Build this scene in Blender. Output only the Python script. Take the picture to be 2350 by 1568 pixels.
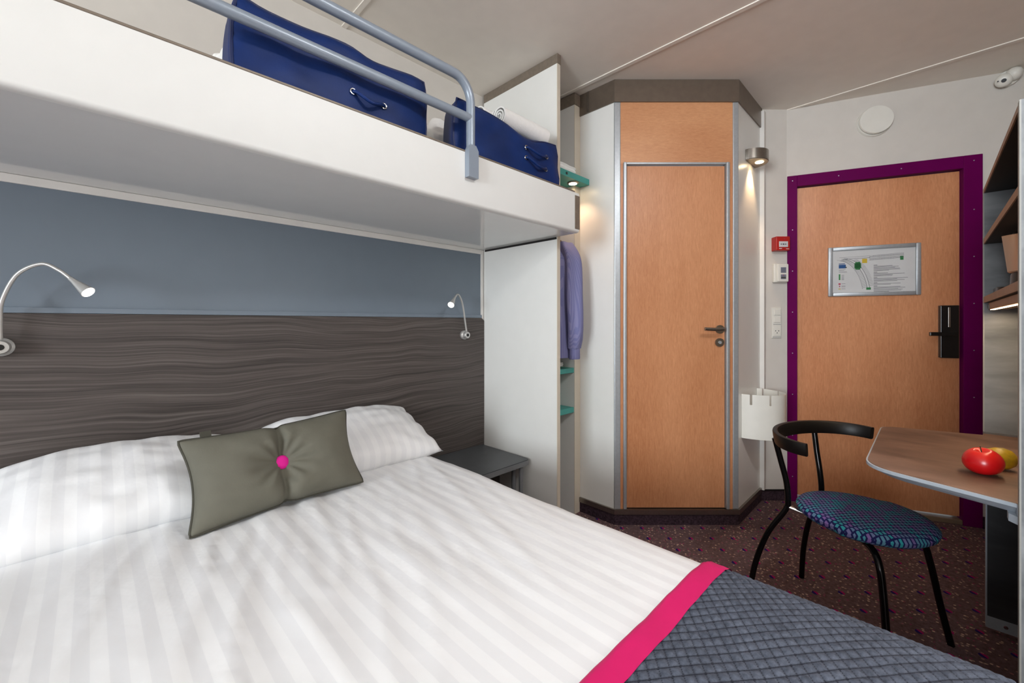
import bpy, bmesh, math, random
from mathutils import Vector, Matrix, noise

random.seed(7)
for o in list(bpy.data.objects):
    bpy.data.objects.remove(o, do_unlink=True)
SC = bpy.context.scene
COL = SC.collection

# ------------------------------------------------------------------ camera
EYE = 1.14
YAW = math.radians(44.82)
FW = Vector((math.cos(YAW), math.sin(YAW), 0))       # where the camera looks
RT = Vector((math.sin(YAW), -math.cos(YAW), 0))      # to its right
cd = bpy.data.cameras.new('camera')
cd.sensor_width = 36.0
cd.lens = 963.0 / 2350.0 * 36.0
cd.shift_y = -43.0 / 2350.0
cd.clip_start = 0.02
cam = bpy.data.objects.new('camera', cd)
cam.location = (0, 0, EYE)
cam.rotation_euler = (math.pi / 2, 0, -(math.pi / 2 - YAW))
COL.objects.link(cam)
SC.camera = cam

# ------------------------------------------------------------------ world, daylight, exposure
world = bpy.data.worlds.new('world')
SC.world = world
world.use_nodes = True
wb = world.node_tree.nodes['Background']
wb.inputs[0].default_value = (0.80, 0.90, 1.0, 1)
wb.inputs[1].default_value = 1.0
SC.view_settings.view_transform = 'Standard'
SC.view_settings.look = 'None'
SC.view_settings.exposure = 0.04
SC.view_settings.gamma = 1.0
SC.view_settings.use_curve_mapping = False


def area_light(name, loc, direction, sx, sy, power, color):
    ld = bpy.data.lights.new(name, 'AREA')
    ld.shape = 'RECTANGLE'
    ld.size, ld.size_y = sx, sy
    ld.energy = power
    ld.color = color
    o = bpy.data.objects.new(name, ld)
    o.location = loc
    o.rotation_euler = Vector(direction).to_track_quat('-Z', 'Y').to_euler()
    COL.objects.link(o)
    return o


FILL_LAMP = 62.0  # glow strength of the added, unseen fill lamp
# daylight entering through the window behind the camera
area_light('daylight_window', (-3.93, -0.20, 1.50), (1, 0, 0), 1.50, 1.50, 195, (0.87, 0.94, 1.0))

# ------------------------------------------------------------------ helpers


def lin(c):
    return tuple(((x / 255.0) / 12.92 if x / 255.0 <= 0.04045 else ((x / 255.0 + 0.055) / 1.055) ** 2.4) for x in c) + (1.0,)


class NT:
    """small node-tree helper"""

    def __init__(self, name):
        self.m = bpy.data.materials.new(name)
        self.m.use_nodes = True
        self.t = self.m.node_tree
        self.b = self.t.nodes['Principled BSDF']

    def n(self, kind, **kw):
        nd = self.t.nodes.new(kind)
        for k, v in kw.items():
            if isinstance(k, str) and hasattr(nd, k):
                setattr(nd, k, v)
        return nd

    def l(self, a, b):
        self.t.links.new(a, b)

    def pos(self, scale=(1, 1, 1), rot=(0, 0, 0), obj=False):
        if obj:
            src = self.n('ShaderNodeTexCoord').outputs['Object']
        else:
            src = self.n('ShaderNodeNewGeometry').outputs['Position']
        mp = self.n('ShaderNodeMapping')
        mp.inputs['Scale'].default_value = scale
        mp.inputs['Rotation'].default_value = rot
        self.l(src, mp.inputs['Vector'])
        return mp.outputs['Vector']

    def noise(self, vec, scale=5, detail=4, rough=0.5, dist=0.0):
        nd = self.n('ShaderNodeTexNoise')
        nd.inputs['Scale'].default_value = scale
        nd.inputs['Detail'].default_value = detail
        nd.inputs['Roughness'].default_value = rough
        nd.inputs['Distortion'].default_value = dist
        self.l(vec, nd.inputs['Vector'])
        return nd.outputs['Fac']

    def ramp(self, fac, stops, interp='LINEAR'):
        r = self.n('ShaderNodeValToRGB')
        r.color_ramp.interpolation = interp
        el = r.color_ramp.elements
        while len(el) < len(stops):
            el.new(0.5)
        for e, (p, c) in zip(el, stops):
            e.position = p
            e.color = c
        self.l(fac, r.inputs['Fac'])
        return r.outputs['Color']

    def math(self, op, a, b=None):
        nd = self.n('ShaderNodeMath', operation=op)
        for i, v in enumerate((a, b)):
            if v is None:
                continue
            if isinstance(v, (int, float)):
                nd.inputs[i].default_value = v
            else:
                self.l(v, nd.inputs[i])
        return nd.outputs[0]

    def mix(self, fac, a, b):
        nd = self.n('ShaderNodeMixRGB')
        for i, v in enumerate((fac, a, b)):
            if isinstance(v, (int, float)):
                nd.inputs[i].default_value = v
            elif isinstance(v, tuple):
                nd.inputs[i].default_value = v
            else:
                self.l(v, nd.inputs[i])
        return nd.outputs[0]

    def bump(self, height, strength=0.2, dist=0.01):
        b = self.n('ShaderNodeBump')
        b.inputs['Strength'].default_value = strength
        b.inputs['Distance'].default_value = dist
        self.l(height, b.inputs['Height'])
        self.l(b.outputs['Normal'], self.b.inputs['Normal'])

    def done(self, color=None, rough=0.5, metal=0.0, spec=0.5, coat=0.0):
        if color is not None:
            if isinstance(color, tuple):
                self.b.inputs['Base Color'].default_value = color
            else:
                self.l(color, self.b.inputs['Base Color'])
        if isinstance(rough, (int, float)):
            self.b.inputs['Roughness'].default_value = rough
        else:
            self.l(rough, self.b.inputs['Roughness'])
        self.b.inputs['Metallic'].default_value = metal
        self.b.inputs['Specular IOR Level'].default_value = spec
        self.b.inputs['Coat Weight'].default_value = coat
        return self.m


def plain(name, rgb, rough=0.5, metal=0.0, spec=0.5, var=0.03, scale=12, bump=0.0, coat=0.0):
    t = NT(name)
    v = t.pos((1, 1, 1))
    f = t.noise(v, scale, 3)
    c = lin(rgb)
    lo = tuple(max(0, x * (1 - var)) for x in c[:3]) + (1,)
    hi = tuple(min(1, x * (1 + var)) for x in c[:3]) + (1,)
    col = t.ramp(f, [(0.3, lo), (0.7, hi)])
    if bump:
        t.bump(t.noise(v, 220, 3), bump, 0.002)
    return t.done(col, rough, metal, spec, coat)


def emit(name, rgb, strength):
    t = NT(name)
    t.b.inputs['Base Color'].default_value = lin(rgb)
    t.b.inputs['Emission Color'].default_value = lin(rgb)
    t.b.inputs['Emission Strength'].default_value = strength
    return t.m


def veneer(name, c0, c1, horiz=False):
    t = NT(name)
    # fine upright fleck of figured maple veneer
    sc = (60, 60, 9) if not horiz else (14, 14, 60)
    v = t.pos(sc)
    f1 = t.noise(v, 2.2, 6, 0.7, 0.6)
    f2 = t.noise(t.pos((4, 4, 0.8) if not horiz else (1.5, 1.5, 6)), 1.0, 3, 0.5)
    col = t.ramp(f1, [(0.32, lin(c0)), (0.68, lin(c1))])
    col = t.mix(0.42, col, t.ramp(f2, [(0.35, lin(c0)), (0.65, lin(c1))]))
    return t.done(col, 0.38, 0, 0.4)


M = {}
M['wall'] = plain('wall_paint_offwhite', (212, 206, 198), 0.75, var=0.02)
M['ceiling'] = plain('ceiling_paint_warm_white', (238, 230, 220), 0.8, var=0.02)
M['laminate'] = plain('laminate_white', (232, 231, 226), 0.32, var=0.01)
M['gloss'] = plain('gloss_white_laminate', (236, 236, 232), 0.13, var=0.01, coat=0.2)
M['board'] = plain('white_board_laminate', (234, 234, 230), 0.45, spec=0.3, var=0.01)
M['cream_edge'] = plain('cream_edging', (214, 204, 186), 0.5)
M['blue_wall'] = plain('blue_grey_paint', (113, 124, 135), 0.42, var=0.02)
M['trim'] = plain('white_trim', (226, 222, 216), 0.45)
M['brown_metal'] = plain('brown_anodised_strip', (126, 114, 101), 0.45, 0.2, var=0.10, scale=60)
M['black'] = plain('black_plastic', (9, 9, 10), 0.28)
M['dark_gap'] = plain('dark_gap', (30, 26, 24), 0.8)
M['white_plastic'] = plain('white_plastic', (228, 225, 216), 0.35)
M['red'] = plain('red_plastic', (176, 32, 26), 0.35)
M['grey_print'] = plain('grey_print', (120, 124, 140), 0.5)
M['alu'] = plain('brushed_aluminium', (176, 180, 183), 0.40, 0.55, var=0.05, scale=80)
M['steel'] = plain('brushed_steel', (150, 144, 136), 0.28, 0.95, var=0.05, scale=80)
M['chrome'] = plain('chrome', (210, 208, 205), 0.10, 1.0)
M['silver'] = plain('silver_lamp', (196, 194, 190), 0.3, 0.55)
M['rail'] = plain('grey_lacquered_tube', (142, 152, 164), 0.32, 0.1, var=0.02)
M['purple'] = plain('purple_lacquer', (98, 0, 75), 0.5, spec=0.06, var=0.04)
M['teal'] = plain('teal_laminate', (62, 158, 148), 0.4)
M['blue_bag'] = plain('blue_nylon', (2, 37, 94), 0.55, spec=0.3, var=0.22, scale=9, bump=0.15)
M['blue_piping'] = plain('navy_piping', (3, 24, 72), 0.55)
M['linen'] = plain('white_terry', (250, 249, 246), 0.9, var=0.02, scale=60, bump=0.5)
M['cushion'] = plain('olive_grey_cotton', (97, 95, 83), 0.8, var=0.05, scale=20, bump=0.15)
M['cushion_piping'] = plain('dark_olive_piping', (62, 60, 50), 0.8)
M['pink'] = plain('pink_satin', (208, 0, 98), 0.55, var=0.05)
M['button'] = plain('magenta_felt', (212, 8, 138), 0.8)
M['charcoal'] = plain('charcoal_laminate', (72, 74, 76), 0.42, var=0.12, scale=14)
M['nightstand_edge'] = plain('grey_edging', (112, 114, 116), 0.4)
M['mattress'] = plain('mattress_ticking', (220, 220, 215), 0.9)
M['bed_base'] = plain('bed_base_dark', (52, 48, 48), 0.8)
M['desk_edge'] = plain('pale_grey_edging', (164, 172, 180), 0.45)
M['shelf_wood'] = plain('beech_edging', (150, 112, 84), 0.5, var=0.1, scale=30)
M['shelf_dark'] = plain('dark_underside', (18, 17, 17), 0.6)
M['unit_edge'] = plain('unit_pale_edging', (150, 150, 144), 0.5)
M['black_tube'] = plain('black_chromed_tube', (26, 24, 24), 0.16, 0.7)
M['black_wood'] = plain('black_stained_wood', (14, 10, 8), 0.42, spec=0.3)
M['paper'] = plain('paper', (204, 203, 202), 0.6)
M['print_grey'] = plain('print_grey', (104, 104, 108), 0.6)
M['print_dark'] = plain('print_dark', (66, 68, 70), 0.6)
M['print_green'] = plain('print_green', (40, 120, 62), 0.6)
M['print_blue'] = plain('print_blue', (14, 72, 128), 0.6)
M['print_yellow'] = plain('print_yellow', (200, 170, 40), 0.6)
M['print_red'] = plain('print_red', (176, 44, 74), 0.6)
M['kettle'] = plain('kettle_steel', (190, 164, 142), 0.3, 0.6)  # tan of the reflected wood is put into the steel's colour
M['apple_stem'] = plain('stem_brown', (70, 48, 26), 0.7)
M['threshold'] = plain('threshold_brass', (138, 118, 96), 0.4, 0.3)
M['hanger'] = plain('hanger_wood', (168, 128, 88), 0.5)
M['maple'] = veneer('maple_veneer', (174, 112, 72), (210, 150, 108))
M['maple_across'] = veneer('maple_veneer_across', (184, 124, 84), (212, 156, 112), True)
M['maple_entry'] = veneer('maple_veneer_entry', (186, 118, 76), (222, 158, 114))
M['led'] = emit('lamp_led', (255, 252, 246), 7)
M['warm_led'] = emit('warm_lamp_lens', (255, 226, 178), 22)
M['warm_strip'] = emit('warm_strip_lens', (255, 214, 160), 9)


def mat_headboard():
    t = NT('dark_woodgrain_laminate')
    wv = t.pos((0.55, 1, 1))
    warp = t.noise(wv, 2.0, 2, 0.5)
    v = t.pos((1.0, 1, 1))
    sep = t.n('ShaderNodeSeparateXYZ')
    t.l(v, sep.inputs[0])
    z = t.math('ADD', sep.outputs['Z'], t.math('MULTIPLY', warp, 0.22))
    cmb = t.n('ShaderNodeCombineXYZ')
    t.l(t.math('MULTIPLY', sep.outputs['X'], 1.3), cmb.inputs[0])
    t.l(t.math('MULTIPLY', z, 165.0), cmb.inputs[2])
    f1 = t.noise(cmb.outputs[0], 1.0, 6, 0.68)
    cmb2 = t.n('ShaderNodeCombineXYZ')
    t.l(t.math('MULTIPLY', sep.outputs['X'], 0.7), cmb2.inputs[0])
    t.l(t.math('MULTIPLY', z, 24.0), cmb2.inputs[2])
    f2 = t.noise(cmb2.outputs[0], 1.0, 3, 0.5)
    c = t.ramp(f1, [(0.34, lin((38, 33, 31))), (0.50, lin((76, 69, 66))), (0.68, lin((112, 105, 100)))])
    c = t.mix(0.35, c, t.ramp(f2, [(0.34, lin((50, 44, 41))), (0.66, lin((96, 88, 83)))]))
    t.bump(f1, 0.15, 0.002)
    return t.done(c, 0.5, 0, 0.35)


M['headboard'] = mat_headboard()


def mat_carpet():
    t = NT('carpet_speckled')
    g = t.n('ShaderNodeNewGeometry').outputs['Position']

    def dot(vec):
        nd = t.n('ShaderNodeVectorMath', operation='DOT_PRODUCT')
        t.l(g, nd.inputs[0])
        nd.inputs[1].default_value = vec
        return nd.outputs['Value']
    r2 = (0.7049, -0.7093, 0.0)
    f2 = (0.7093, 0.7049, 0.0)
    a = t.math('DIVIDE', dot(r2), 0.1115)
    b = t.math('DIVIDE', dot(f2), 0.1115)
    a = t.math('SUBTRACT', t.math('FRACT', t.math('ADD', a, 20.03)), 0.5)
    b = t.math('SUBTRACT', t.math('FRACT', t.math('ADD', b, 20.62)), 0.5)
    ea = t.math('DIVIDE', a, 0.105)
    eb = t.math('DIVIDE', b, 0.115)
    d = t.math('ADD', t.math('MULTIPLY', ea, ea), t.math('MULTIPLY', eb, eb))
    inside = t.math('LESS_THAN', d, 1.0)
    right = t.math('GREATER_THAN', a, 0.012)
    dotc = t.mix(right, lin((38, 28, 92)), lin((160, 30, 92)))
    vec = t.pos((80, 80, 80))
    vo = t.n('ShaderNodeTexVoronoi')
    vo.inputs['Scale'].default_value = 1.0
    t.l(vec, vo.inputs['Vector'])
    # only some of the cells carry a pale fleck
    sepc = t.n('ShaderNodeSeparateColor')
    t.l(vo.outputs['Color'], sepc.inputs[0])
    fleck = t.math('MULTIPLY', t.math('LESS_THAN', vo.outputs['Distance'], 0.37), t.math('GREATER_THAN', sepc.outputs[0], 0.60))
    base = t.ramp(t.noise(t.pos((1, 1, 1)), 60, 4, 0.7), [(0.3, lin((80, 64, 66))), (0.7, lin((116, 95, 97)))])
    fl = t.ramp(sepc.outputs[1], [(0.0, lin((196, 166, 148))), (0.55, lin((156, 130, 118))), (0.9, lin((140, 60, 92)))])
    c = t.mix(fleck, base, fl)
    c = t.mix(inside, c, dotc)
    t.bump(t.noise(t.pos((1, 1, 1)), 380, 2), 0.35, 0.003)
    return t.done(c, 0.95, 0, 0.1)


M['carpet'] = mat_carpet()
M['carpet_skirting'] = plain('carpet_skirting', (62, 48, 56), 0.95, spec=0.1, var=0.5, scale=90, bump=0.3)


def mat_concrete(name, c0, c1, stretch=(3, 3, 9)):
    t = NT(name)
    f = t.noise(t.pos(stretch), 1.0, 6, 0.55, 0.3)
    c = t.ramp(f, [(0.32, lin(c0)), (0.70, lin(c1))])
    return t.done(c, 0.5, 0, 0.35)


M['concrete'] = mat_concrete('grey_concrete_laminate', (92, 95, 98), (142, 145, 148))
M['desk_top'] = mat_concrete('brown_stone_laminate', (92, 68, 55), (136, 106, 90), (9, 4, 4))


def mat_satin():
    """white satin sheeting with tone-on-tone stripes running down the bed"""
    t = NT('white_satin_stripe')
    sep = t.n('ShaderNodeSeparateXYZ')
    t.l(t.pos((1, 1, 1)), sep.inputs[0])
    s = t.math('FRACT', t.math('ADD', t.math('DIVIDE', sep.outputs['X'], 0.0465), 50.0))
    k = t.math('LESS_THAN', s, 0.5)
    c = t.mix(k, lin((234, 234, 235)), lin((240, 240, 240)))
    r = t.math('ADD', 0.38, t.math('MULTIPLY', k, 0.45))
    t.bump(t.noise(t.pos((1, 1, 1)), 7, 4, 0.6), 0.12, 0.03)
    return t.done(c, r, 0, 0.3)


M['satin'] = mat_satin()


def mat_quilt():
    t = NT('slate_quilted_fabric')
    f = t.noise(t.pos((1, 1, 1)), 90, 5, 0.7)
    g = t.noise(t.pos((1, 1, 1)), 16, 3, 0.5)
    c = t.ramp(f, [(0.3, lin((44, 49, 60))), (0.7, lin((96, 102, 116)))])
    c = t.mix(0.3, c, t.ramp(g, [(0.3, lin((58, 63, 74))), (0.7, lin((92, 98, 112)))]))
    at = t.n('ShaderNodeAttribute', attribute_name='quilting')
    groove_shade = t.ramp(at.outputs['Fac'], [(0.10, (1, 1, 1, 1)), (0.26, (0, 0, 0, 1))])  # shading of the stitched grooves, put into the fabric colour as dark lines
    c = t.mix(groove_shade, c, lin((34, 37, 48)))
    t.bump(f, 0.3, 0.003)
    return t.done(c, 0.8, 0, 0.3)


M['quilt'] = mat_quilt()


def mat_seat():
    t = NT('seat_fabric_ovals')
    br = t.n('ShaderNodeTexBrick')
    br.inputs['Color1'].default_value = lin((44, 158, 158))
    br.inputs['Color2'].default_value = lin((128, 88, 146))
    br.inputs['Mortar'].default_value = lin((20, 18, 66))
    br.inputs['Scale'].default_value = 1.0
    br.inputs['Mortar Size'].default_value = 0.06
    br.inputs['Mortar Smooth'].default_value = 0.25
    br.inputs['Bias'].default_value = 0.0
    br.inputs['Brick Width'].default_value = 0.30
    br.inputs['Row Height'].default_value = 0.40
    t.l(t.pos((24, 24, 24), (0.0, 0.0, 0.785), obj=True), br.inputs['Vector'])
    n = t.noise(t.pos((1, 1, 1)), 9, 2)
    c = t.mix(t.math('MULTIPLY', n, 0.30), br.outputs['Color'], lin((30, 44, 92)))
    return t.done(c, 0.85, 0, 0.2)


M['seat'] = mat_seat()


def mat_shirt():
    t = NT('lavender_blue_shirting')
    sep = t.n('ShaderNodeSeparateXYZ')
    t.l(t.pos((1, 1, 1)), sep.inputs[0])
    s = t.math('FRACT', t.math('MULTIPLY', t.math('ADD', sep.outputs['X'], t.math('MULTIPLY', sep.outputs['Y'], 0.7)), 130.0))
    k = t.math('LESS_THAN', s, 0.5)
    c = t.mix(k, lin((118, 120, 164)), lin((134, 134, 174)))
    return t.done(c, 0.8, 0, 0.2)


M['shirt'] = mat_shirt()


def mat_apple():
    t = NT('apple_skin')
    v = t.pos((1, 1, 1), obj=True)
    f = t.noise(v, 14, 3, 0.5, 0.3)
    sep = t.n('ShaderNodeSeparateXYZ')
    t.l(v, sep.inputs[0])
    h = t.math('ADD', t.math('MULTIPLY', sep.outputs['Z'], 7.0), t.math('MULTIPLY', f, 0.7))
    c = t.ramp(h, [(0.55, lin((198, 14, 20))), (0.84, lin((226, 44, 34))), (1.0, lin((240, 150, 60)))])
    return t.done(c, 0.28, 0, 0.5)


def mat_pear():
    t = NT('pear_skin')
    v = t.pos((1, 1, 1), obj=True)
    f = t.noise(v, 22, 4, 0.6)
    c = t.ramp(f, [(0.3, lin((150, 128, 30))), (0.55, lin((206, 160, 26))), (0.75, lin((160, 96, 34)))])
    return t.done(c, 0.4, 0, 0.4)


M['apple'] = mat_apple()
M['pear'] = mat_pear()


# ---- object plumbing
def props(o, label=None, cat=None, group=None, kind=None):
    if label:
        o['label'] = label
    if cat:
        o['category'] = cat
    if group:
        o['group'] = group
    if kind:
        o['kind'] = kind
    return o


def thing(name, loc, label, cat, group=None):
    o = bpy.data.objects.new(name, None)
    o.empty_display_size = 0.05
    o.location = loc
    COL.objects.link(o)
    return props(o, label, cat, group)


def wloc(o):
    v = Vector(o.location)
    p = o.parent
    while p is not None:
        v += Vector(p.location)
        p = p.parent
    return v


def emesh(name, bm, mat, parent=None, smooth=False, label=None, angle=40):
    """link a bmesh (written in room coordinates) as one object; origin at its base, or at its parent's"""
    bmesh.ops.recalc_face_normals(bm, faces=bm.faces[:])
    me = bpy.data.meshes.new(name)
    bm.to_mesh(me)
    bm.free()
    mats = mat if isinstance(mat, (list, tuple)) else [mat]
    for m in mats:
        me.materials.append(M[m])
    xs = [v.co for v in me.vertices]
    lo = Vector([min(c[i] for c in xs) for i in range(3)])
    hi = Vector([max(c[i] for c in xs) for i in range(3)])
    org = Vector(((lo.x + hi.x) / 2, (lo.y + hi.y) / 2, lo.z))
    me.transform(Matrix.Translation(-org))
    o = bpy.data.objects.new(name, me)
    if parent is not None:
        o.parent = parent
        o.location = org - wloc(parent)
    else:
        o.location = org
    COL.objects.link(o)
    if smooth:
        me.polygons.foreach_set('use_smooth', [True] * len(me.polygons))
        try:
            me.set_sharp_from_angle(angle=math.radians(angle))
        except Exception:
            pass
    if label:
        o['label'] = label
    return o


def struct(name, bm, mat, parent=None, label=None):
    o = emesh(name, bm, mat, parent, label=label)
    if parent is None:
        o['kind'] = 'structure'
    return o


# ---- shapes (all add to a bmesh)
def NB():
    return bmesh.new()


def hexa(bm, pts, mi=0):
    """8 corners: bottom 4 ccw, top 4 ccw"""
    v = [bm.verts.new(p) for p in pts]
    fs = []
    for q in ((0, 3, 2, 1), (4, 5, 6, 7), (0, 1, 5, 4), (1, 2, 6, 5), (2, 3, 7, 6), (3, 0, 4, 7)):
        f = bm.faces.new([v[i] for i in q])
        f.material_index = mi
        fs.append(f)
    return v, fs


def box(bm, x0, x1, y0, y1, z0, z1, bev=0.0, seg=2, mi=0):
    v, fs = hexa(bm, [(x0, y0, z0), (x1, y0, z0), (x1, y1, z0), (x0, y1, z0), (x0, y0, z1), (x1, y0, z1), (x1, y1, z1), (x0, y1, z1)], mi)
    if bev:
        es = list({e for f in fs for e in f.edges})
        bmesh.ops.bevel(bm, geom=es, offset=bev, segments=seg, affect='EDGES', profile=0.5)
    return bm


class Frame:
    """local frame: a along the wall, b out of the wall into the room, z up"""

    def __init__(self, org, ua, ub):
        self.o = Vector(org)
        self.a = Vector(ua).normalized()
        self.b = Vector(ub).normalized()

    def p(self, a, b, z):
        return self.o + self.a * a + self.b * b + Vector((0, 0, z))

    def box(self, bm, a0, a1, b0, b1, z0, z1, bev=0.0, mi=0, seg=2):
        v, fs = hexa(bm, [self.p(a0, b0, z0), self.p(a1, b0, z0), self.p(a1, b1, z0), self.p(a0, b1, z0),
                          self.p(a0, b0, z1), self.p(a1, b0, z1), self.p(a1, b1, z1), self.p(a0, b1, z1)], mi)
        if bev:
            es = list({e for f in fs for e in f.edges})
            bmesh.ops.bevel(bm, geom=es, offset=bev, segments=seg, affect='EDGES', profile=0.5)
        return bm

    def disc(self, bm, a, z, r, b0, b1, n=28, r1=None, mi=0):
        """a round plate standing out of the wall from b0 to b1"""
        r1 = r if r1 is None else r1
        back = [bm.verts.new(self.p(a + r * math.cos(2 * math.pi * i / n), b0, z + r * math.sin(2 * math.pi * i / n))) for i in range(n)]
        frt = [bm.verts.new(self.p(a + r1 * math.cos(2 * math.pi * i / n), b1, z + r1 * math.sin(2 * math.pi * i / n))) for i in range(n)]
        bm.faces.new(back).material_index = mi
        bm.faces.new(frt).material_index = mi
        for i in range(n):
            bm.faces.new((back[i], back[(i + 1) % n], frt[(i + 1) % n], frt[i])).material_index = mi
        return bm


def prism(bm, poly, z0, z1, bev=0.0, seg=2):
    lo = [bm.verts.new((p[0], p[1], z0)) for p in poly]
    hi = [bm.verts.new((p[0], p[1], z1)) for p in poly]
    n = len(poly)
    fs = [bm.faces.new(lo[::-1]), bm.faces.new(hi)]
    for i in range(n):
        fs.append(bm.faces.new((lo[i], lo[(i + 1) % n], hi[(i + 1) % n], hi[i])))
    if bev:
        es = [e for e in fs[1].edges] + [e for e in fs[0].edges]
        bmesh.ops.bevel(bm, geom=es, offset=bev, segments=seg, affect='EDGES', profile=0.5)
    return bm


def spline(pts, n=8):
    """Catmull-Rom through the points"""
    P = [Vector(p) for p in pts]
    P = [P[0] * 2 - P[1]] + P + [P[-1] * 2 - P[-2]]
    out = []
    for i in range(1, len(P) - 2):
        for k in range(n):
            t = k / n
            a, b, c, d = P[i - 1], P[i], P[i + 1], P[i + 2]
            out.append(0.5 * ((2 * b) + (c - a) * t + (2 * a - 5 * b + 4 * c - d) * t * t + (3 * b - a - 3 * c + d) * t ** 3))
    out.append(P[-2])
    return out


def tube(bm, pts, r, n=12, caps=True, closed=False):
    P = [Vector(p) for p in pts]
    rad = r if isinstance(r, (list, tuple)) else [r] * len(P)
    rings = []
    ref = None
    m = len(P)
    for i in range(m):
        if closed:
            d = P[(i + 1) % m] - P[i - 1]
        else:
            d = P[min(i + 1, m - 1)] - P[max(i - 1, 0)]
        d.normalize()
        if ref is None:
            ref = d.orthogonal().normalized()
        ref = (ref - d * ref.dot(d))
        if ref.length < 1e-6:
            ref = d.orthogonal()
        ref.normalize()
        s = d.cross(ref)
        rings.append([bm.verts.new(P[i] + (ref * math.cos(2 * math.pi * k / n) + s * math.sin(2 * math.pi * k / n)) * rad[i]) for k in range(n)])
    for i in range(m if closed else m - 1):
        A, B = rings[i], rings[(i + 1) % m]
        for k in range(n):
            bm.faces.new((A[k], A[(k + 1) % n], B[(k + 1) % n], B[k]))
    if caps and not closed:
        bm.faces.new(rings[0][::-1])
        bm.faces.new(rings[-1])
    return bm


def lathe(bm, prof, org, axis=(0, 0, 1), n=28, cap0=True, cap1=True):
    """prof: list of (radius, distance along axis)"""
    ax = Vector(axis).normalized()
    e1 = ax.orthogonal().normalized()
    e2 = ax.cross(e1)
    o = Vector(org)
    rings = []
    for r, h in prof:
        r = max(r, 1e-4)
        rings.append([bm.verts.new(o + ax * h + (e1 * math.cos(2 * math.pi * k / n) + e2 * math.sin(2 * math.pi * k / n)) * r) for k in range(n)])
    for A, B in zip(rings, rings[1:]):
        for k in range(n):
            bm.faces.new((A[k], A[(k + 1) % n], B[(k + 1) % n], B[k]))
    if cap0:
        bm.faces.new(rings[0][::-1])
    if cap1:
        bm.faces.new(rings[-1])
    return bm


def rbox(bm, c, half, r, n=10, fn=None):
    """rounded, finely divided box; fn(local point, normalised point) may deform it"""
    tmp = bmesh.new()
    bmesh.ops.create_cube(tmp, size=2.0)
    bmesh.ops.subdivide_edges(tmp, edges=tmp.edges[:], cuts=n, use_grid_fill=True)
    h = Vector(half)
    vm = {}
    for v in tmp.verts:
        # cluster the divisions towards the edges so that the rounding has points
        q = Vector([math.copysign(abs(x) ** 0.8, x) for x in v.co])
        p = Vector([q[i] * h[i] for i in range(3)])
        inner = Vector([max(-h[i] + r, min(h[i] - r, p[i])) for i in range(3)])
        d = p - inner
        if d.length > 1e-9:
            p = inner + d.normalized() * r
        if fn:
            p = fn(p, q)
        vm[v] = bm.verts.new(Vector(c) + p)
    for f in tmp.faces:
        bm.faces.new([vm[v] for v in f.verts])
    tmp.free()
    return bm


def grid(bm, fn, nu, nv, mi=0):
    V = [[bm.verts.new(fn(i / nu, j / nv)) for j in range(nv + 1)] for i in range(nu + 1)]
    for i in range(nu):
        for j in range(nv):
            bm.faces.new((V[i][j], V[i + 1][j], V[i + 1][j + 1], V[i][j + 1])).material_index = mi
    return V


def nz(x, y, z=0.0):
    return noise.noise(Vector((x, y, z)))


# ------------------------------------------------------------------ room shell
CZ = 2.512            # ceiling height
WY = 1.924            # headboard wall
DCH = 2.371           # distance of the bathroom door face
SY = -0.50            # wall behind the desk unit
WX = -3.80            # window wall
BYW = -2.00           # back wall, behind the camera
E0 = Vector((3.160, 0.650, 0))      # start of the entrance wall
EU = Vector((0.3663, -0.9305, 0)).normalized()
EN = Vector((-0.9305, -0.3663, 0)).normalized()
ENT = Frame(E0, EU, EN)
CH = Frame(FW * DCH, RT, -FW)        # bathroom door face
D0 = Vector((3.040, 0.770, 0))
SEG = Frame(D0, (E0 - D0), -FW)      # short wall with the switches

struct('floor', box(NB(), WX - .1, 4.0, BYW - .1, 2.05, -0.06, 0.0), 'carpet')
ceil = struct('ceiling', box(NB(), WX - .1, 4.0, BYW - .1, 2.05, CZ, CZ + 0.06), 'ceiling')
for i, sx in enumerate((-0.33, 0.83, 2.012, 3.172)):
    y0_ = BYW if sx < 1.4 else SY
    struct('trim_%d' % (i + 1), box(NB(), sx - 0.011, sx + 0.011, y0_, WY - 0.001, CZ - 0.005, CZ), 'ceiling')

wl = struct('wall_headboard', box(NB(), WX - .1, 3.5, WY, WY + 0.1, 0, CZ), 'wall')
struct('blue_panel', box(NB(), WX, 1.655, WY - 0.012, WY, 1.186, 1.552), 'blue_wall', wl, 'blue-grey painted band above the headboard')
struct('blue_rail', box(NB(), WX, 1.655, WY - 0.026, WY, 1.169, 1.187, 0.002), 'blue_wall', wl)
struct('white_rail', box(NB(), WX, 1.676, WY - 0.018, WY, 1.551, 1.577, 0.002), 'trim', wl)
struct('corner_rail', box(NB(), 1.655, 1.676, WY - 0.018, WY, 1.150, 1.552, 0.002), 'trim', wl)
# window walls behind the camera, and the wall behind the desk unit
bm = NB()
box(bm, WX - .1, WX, BYW - .1, -0.95, 0, CZ)
box(bm, WX - .1, WX, 0.55, WY, 0, CZ)
box(bm, WX - .1, WX, -0.95, 0.55, 0, 0.75)
box(bm, WX - .1, WX, -0.95, 0.55, 2.25, CZ)
struct('wall_window', bm, 'wall')
bm = NB()
box(bm, WX, 1.56, BYW - .1, BYW, 0, CZ)
struct('wall_back', bm, 'wall')
bm = NB()
box(bm, 1.4625, 3.75, SY - .1, SY, 0, CZ)
box(bm, 1.4625, 1.56, BYW, SY - .1, 0, CZ)
struct('wall_right', bm, 'wall')


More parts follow.
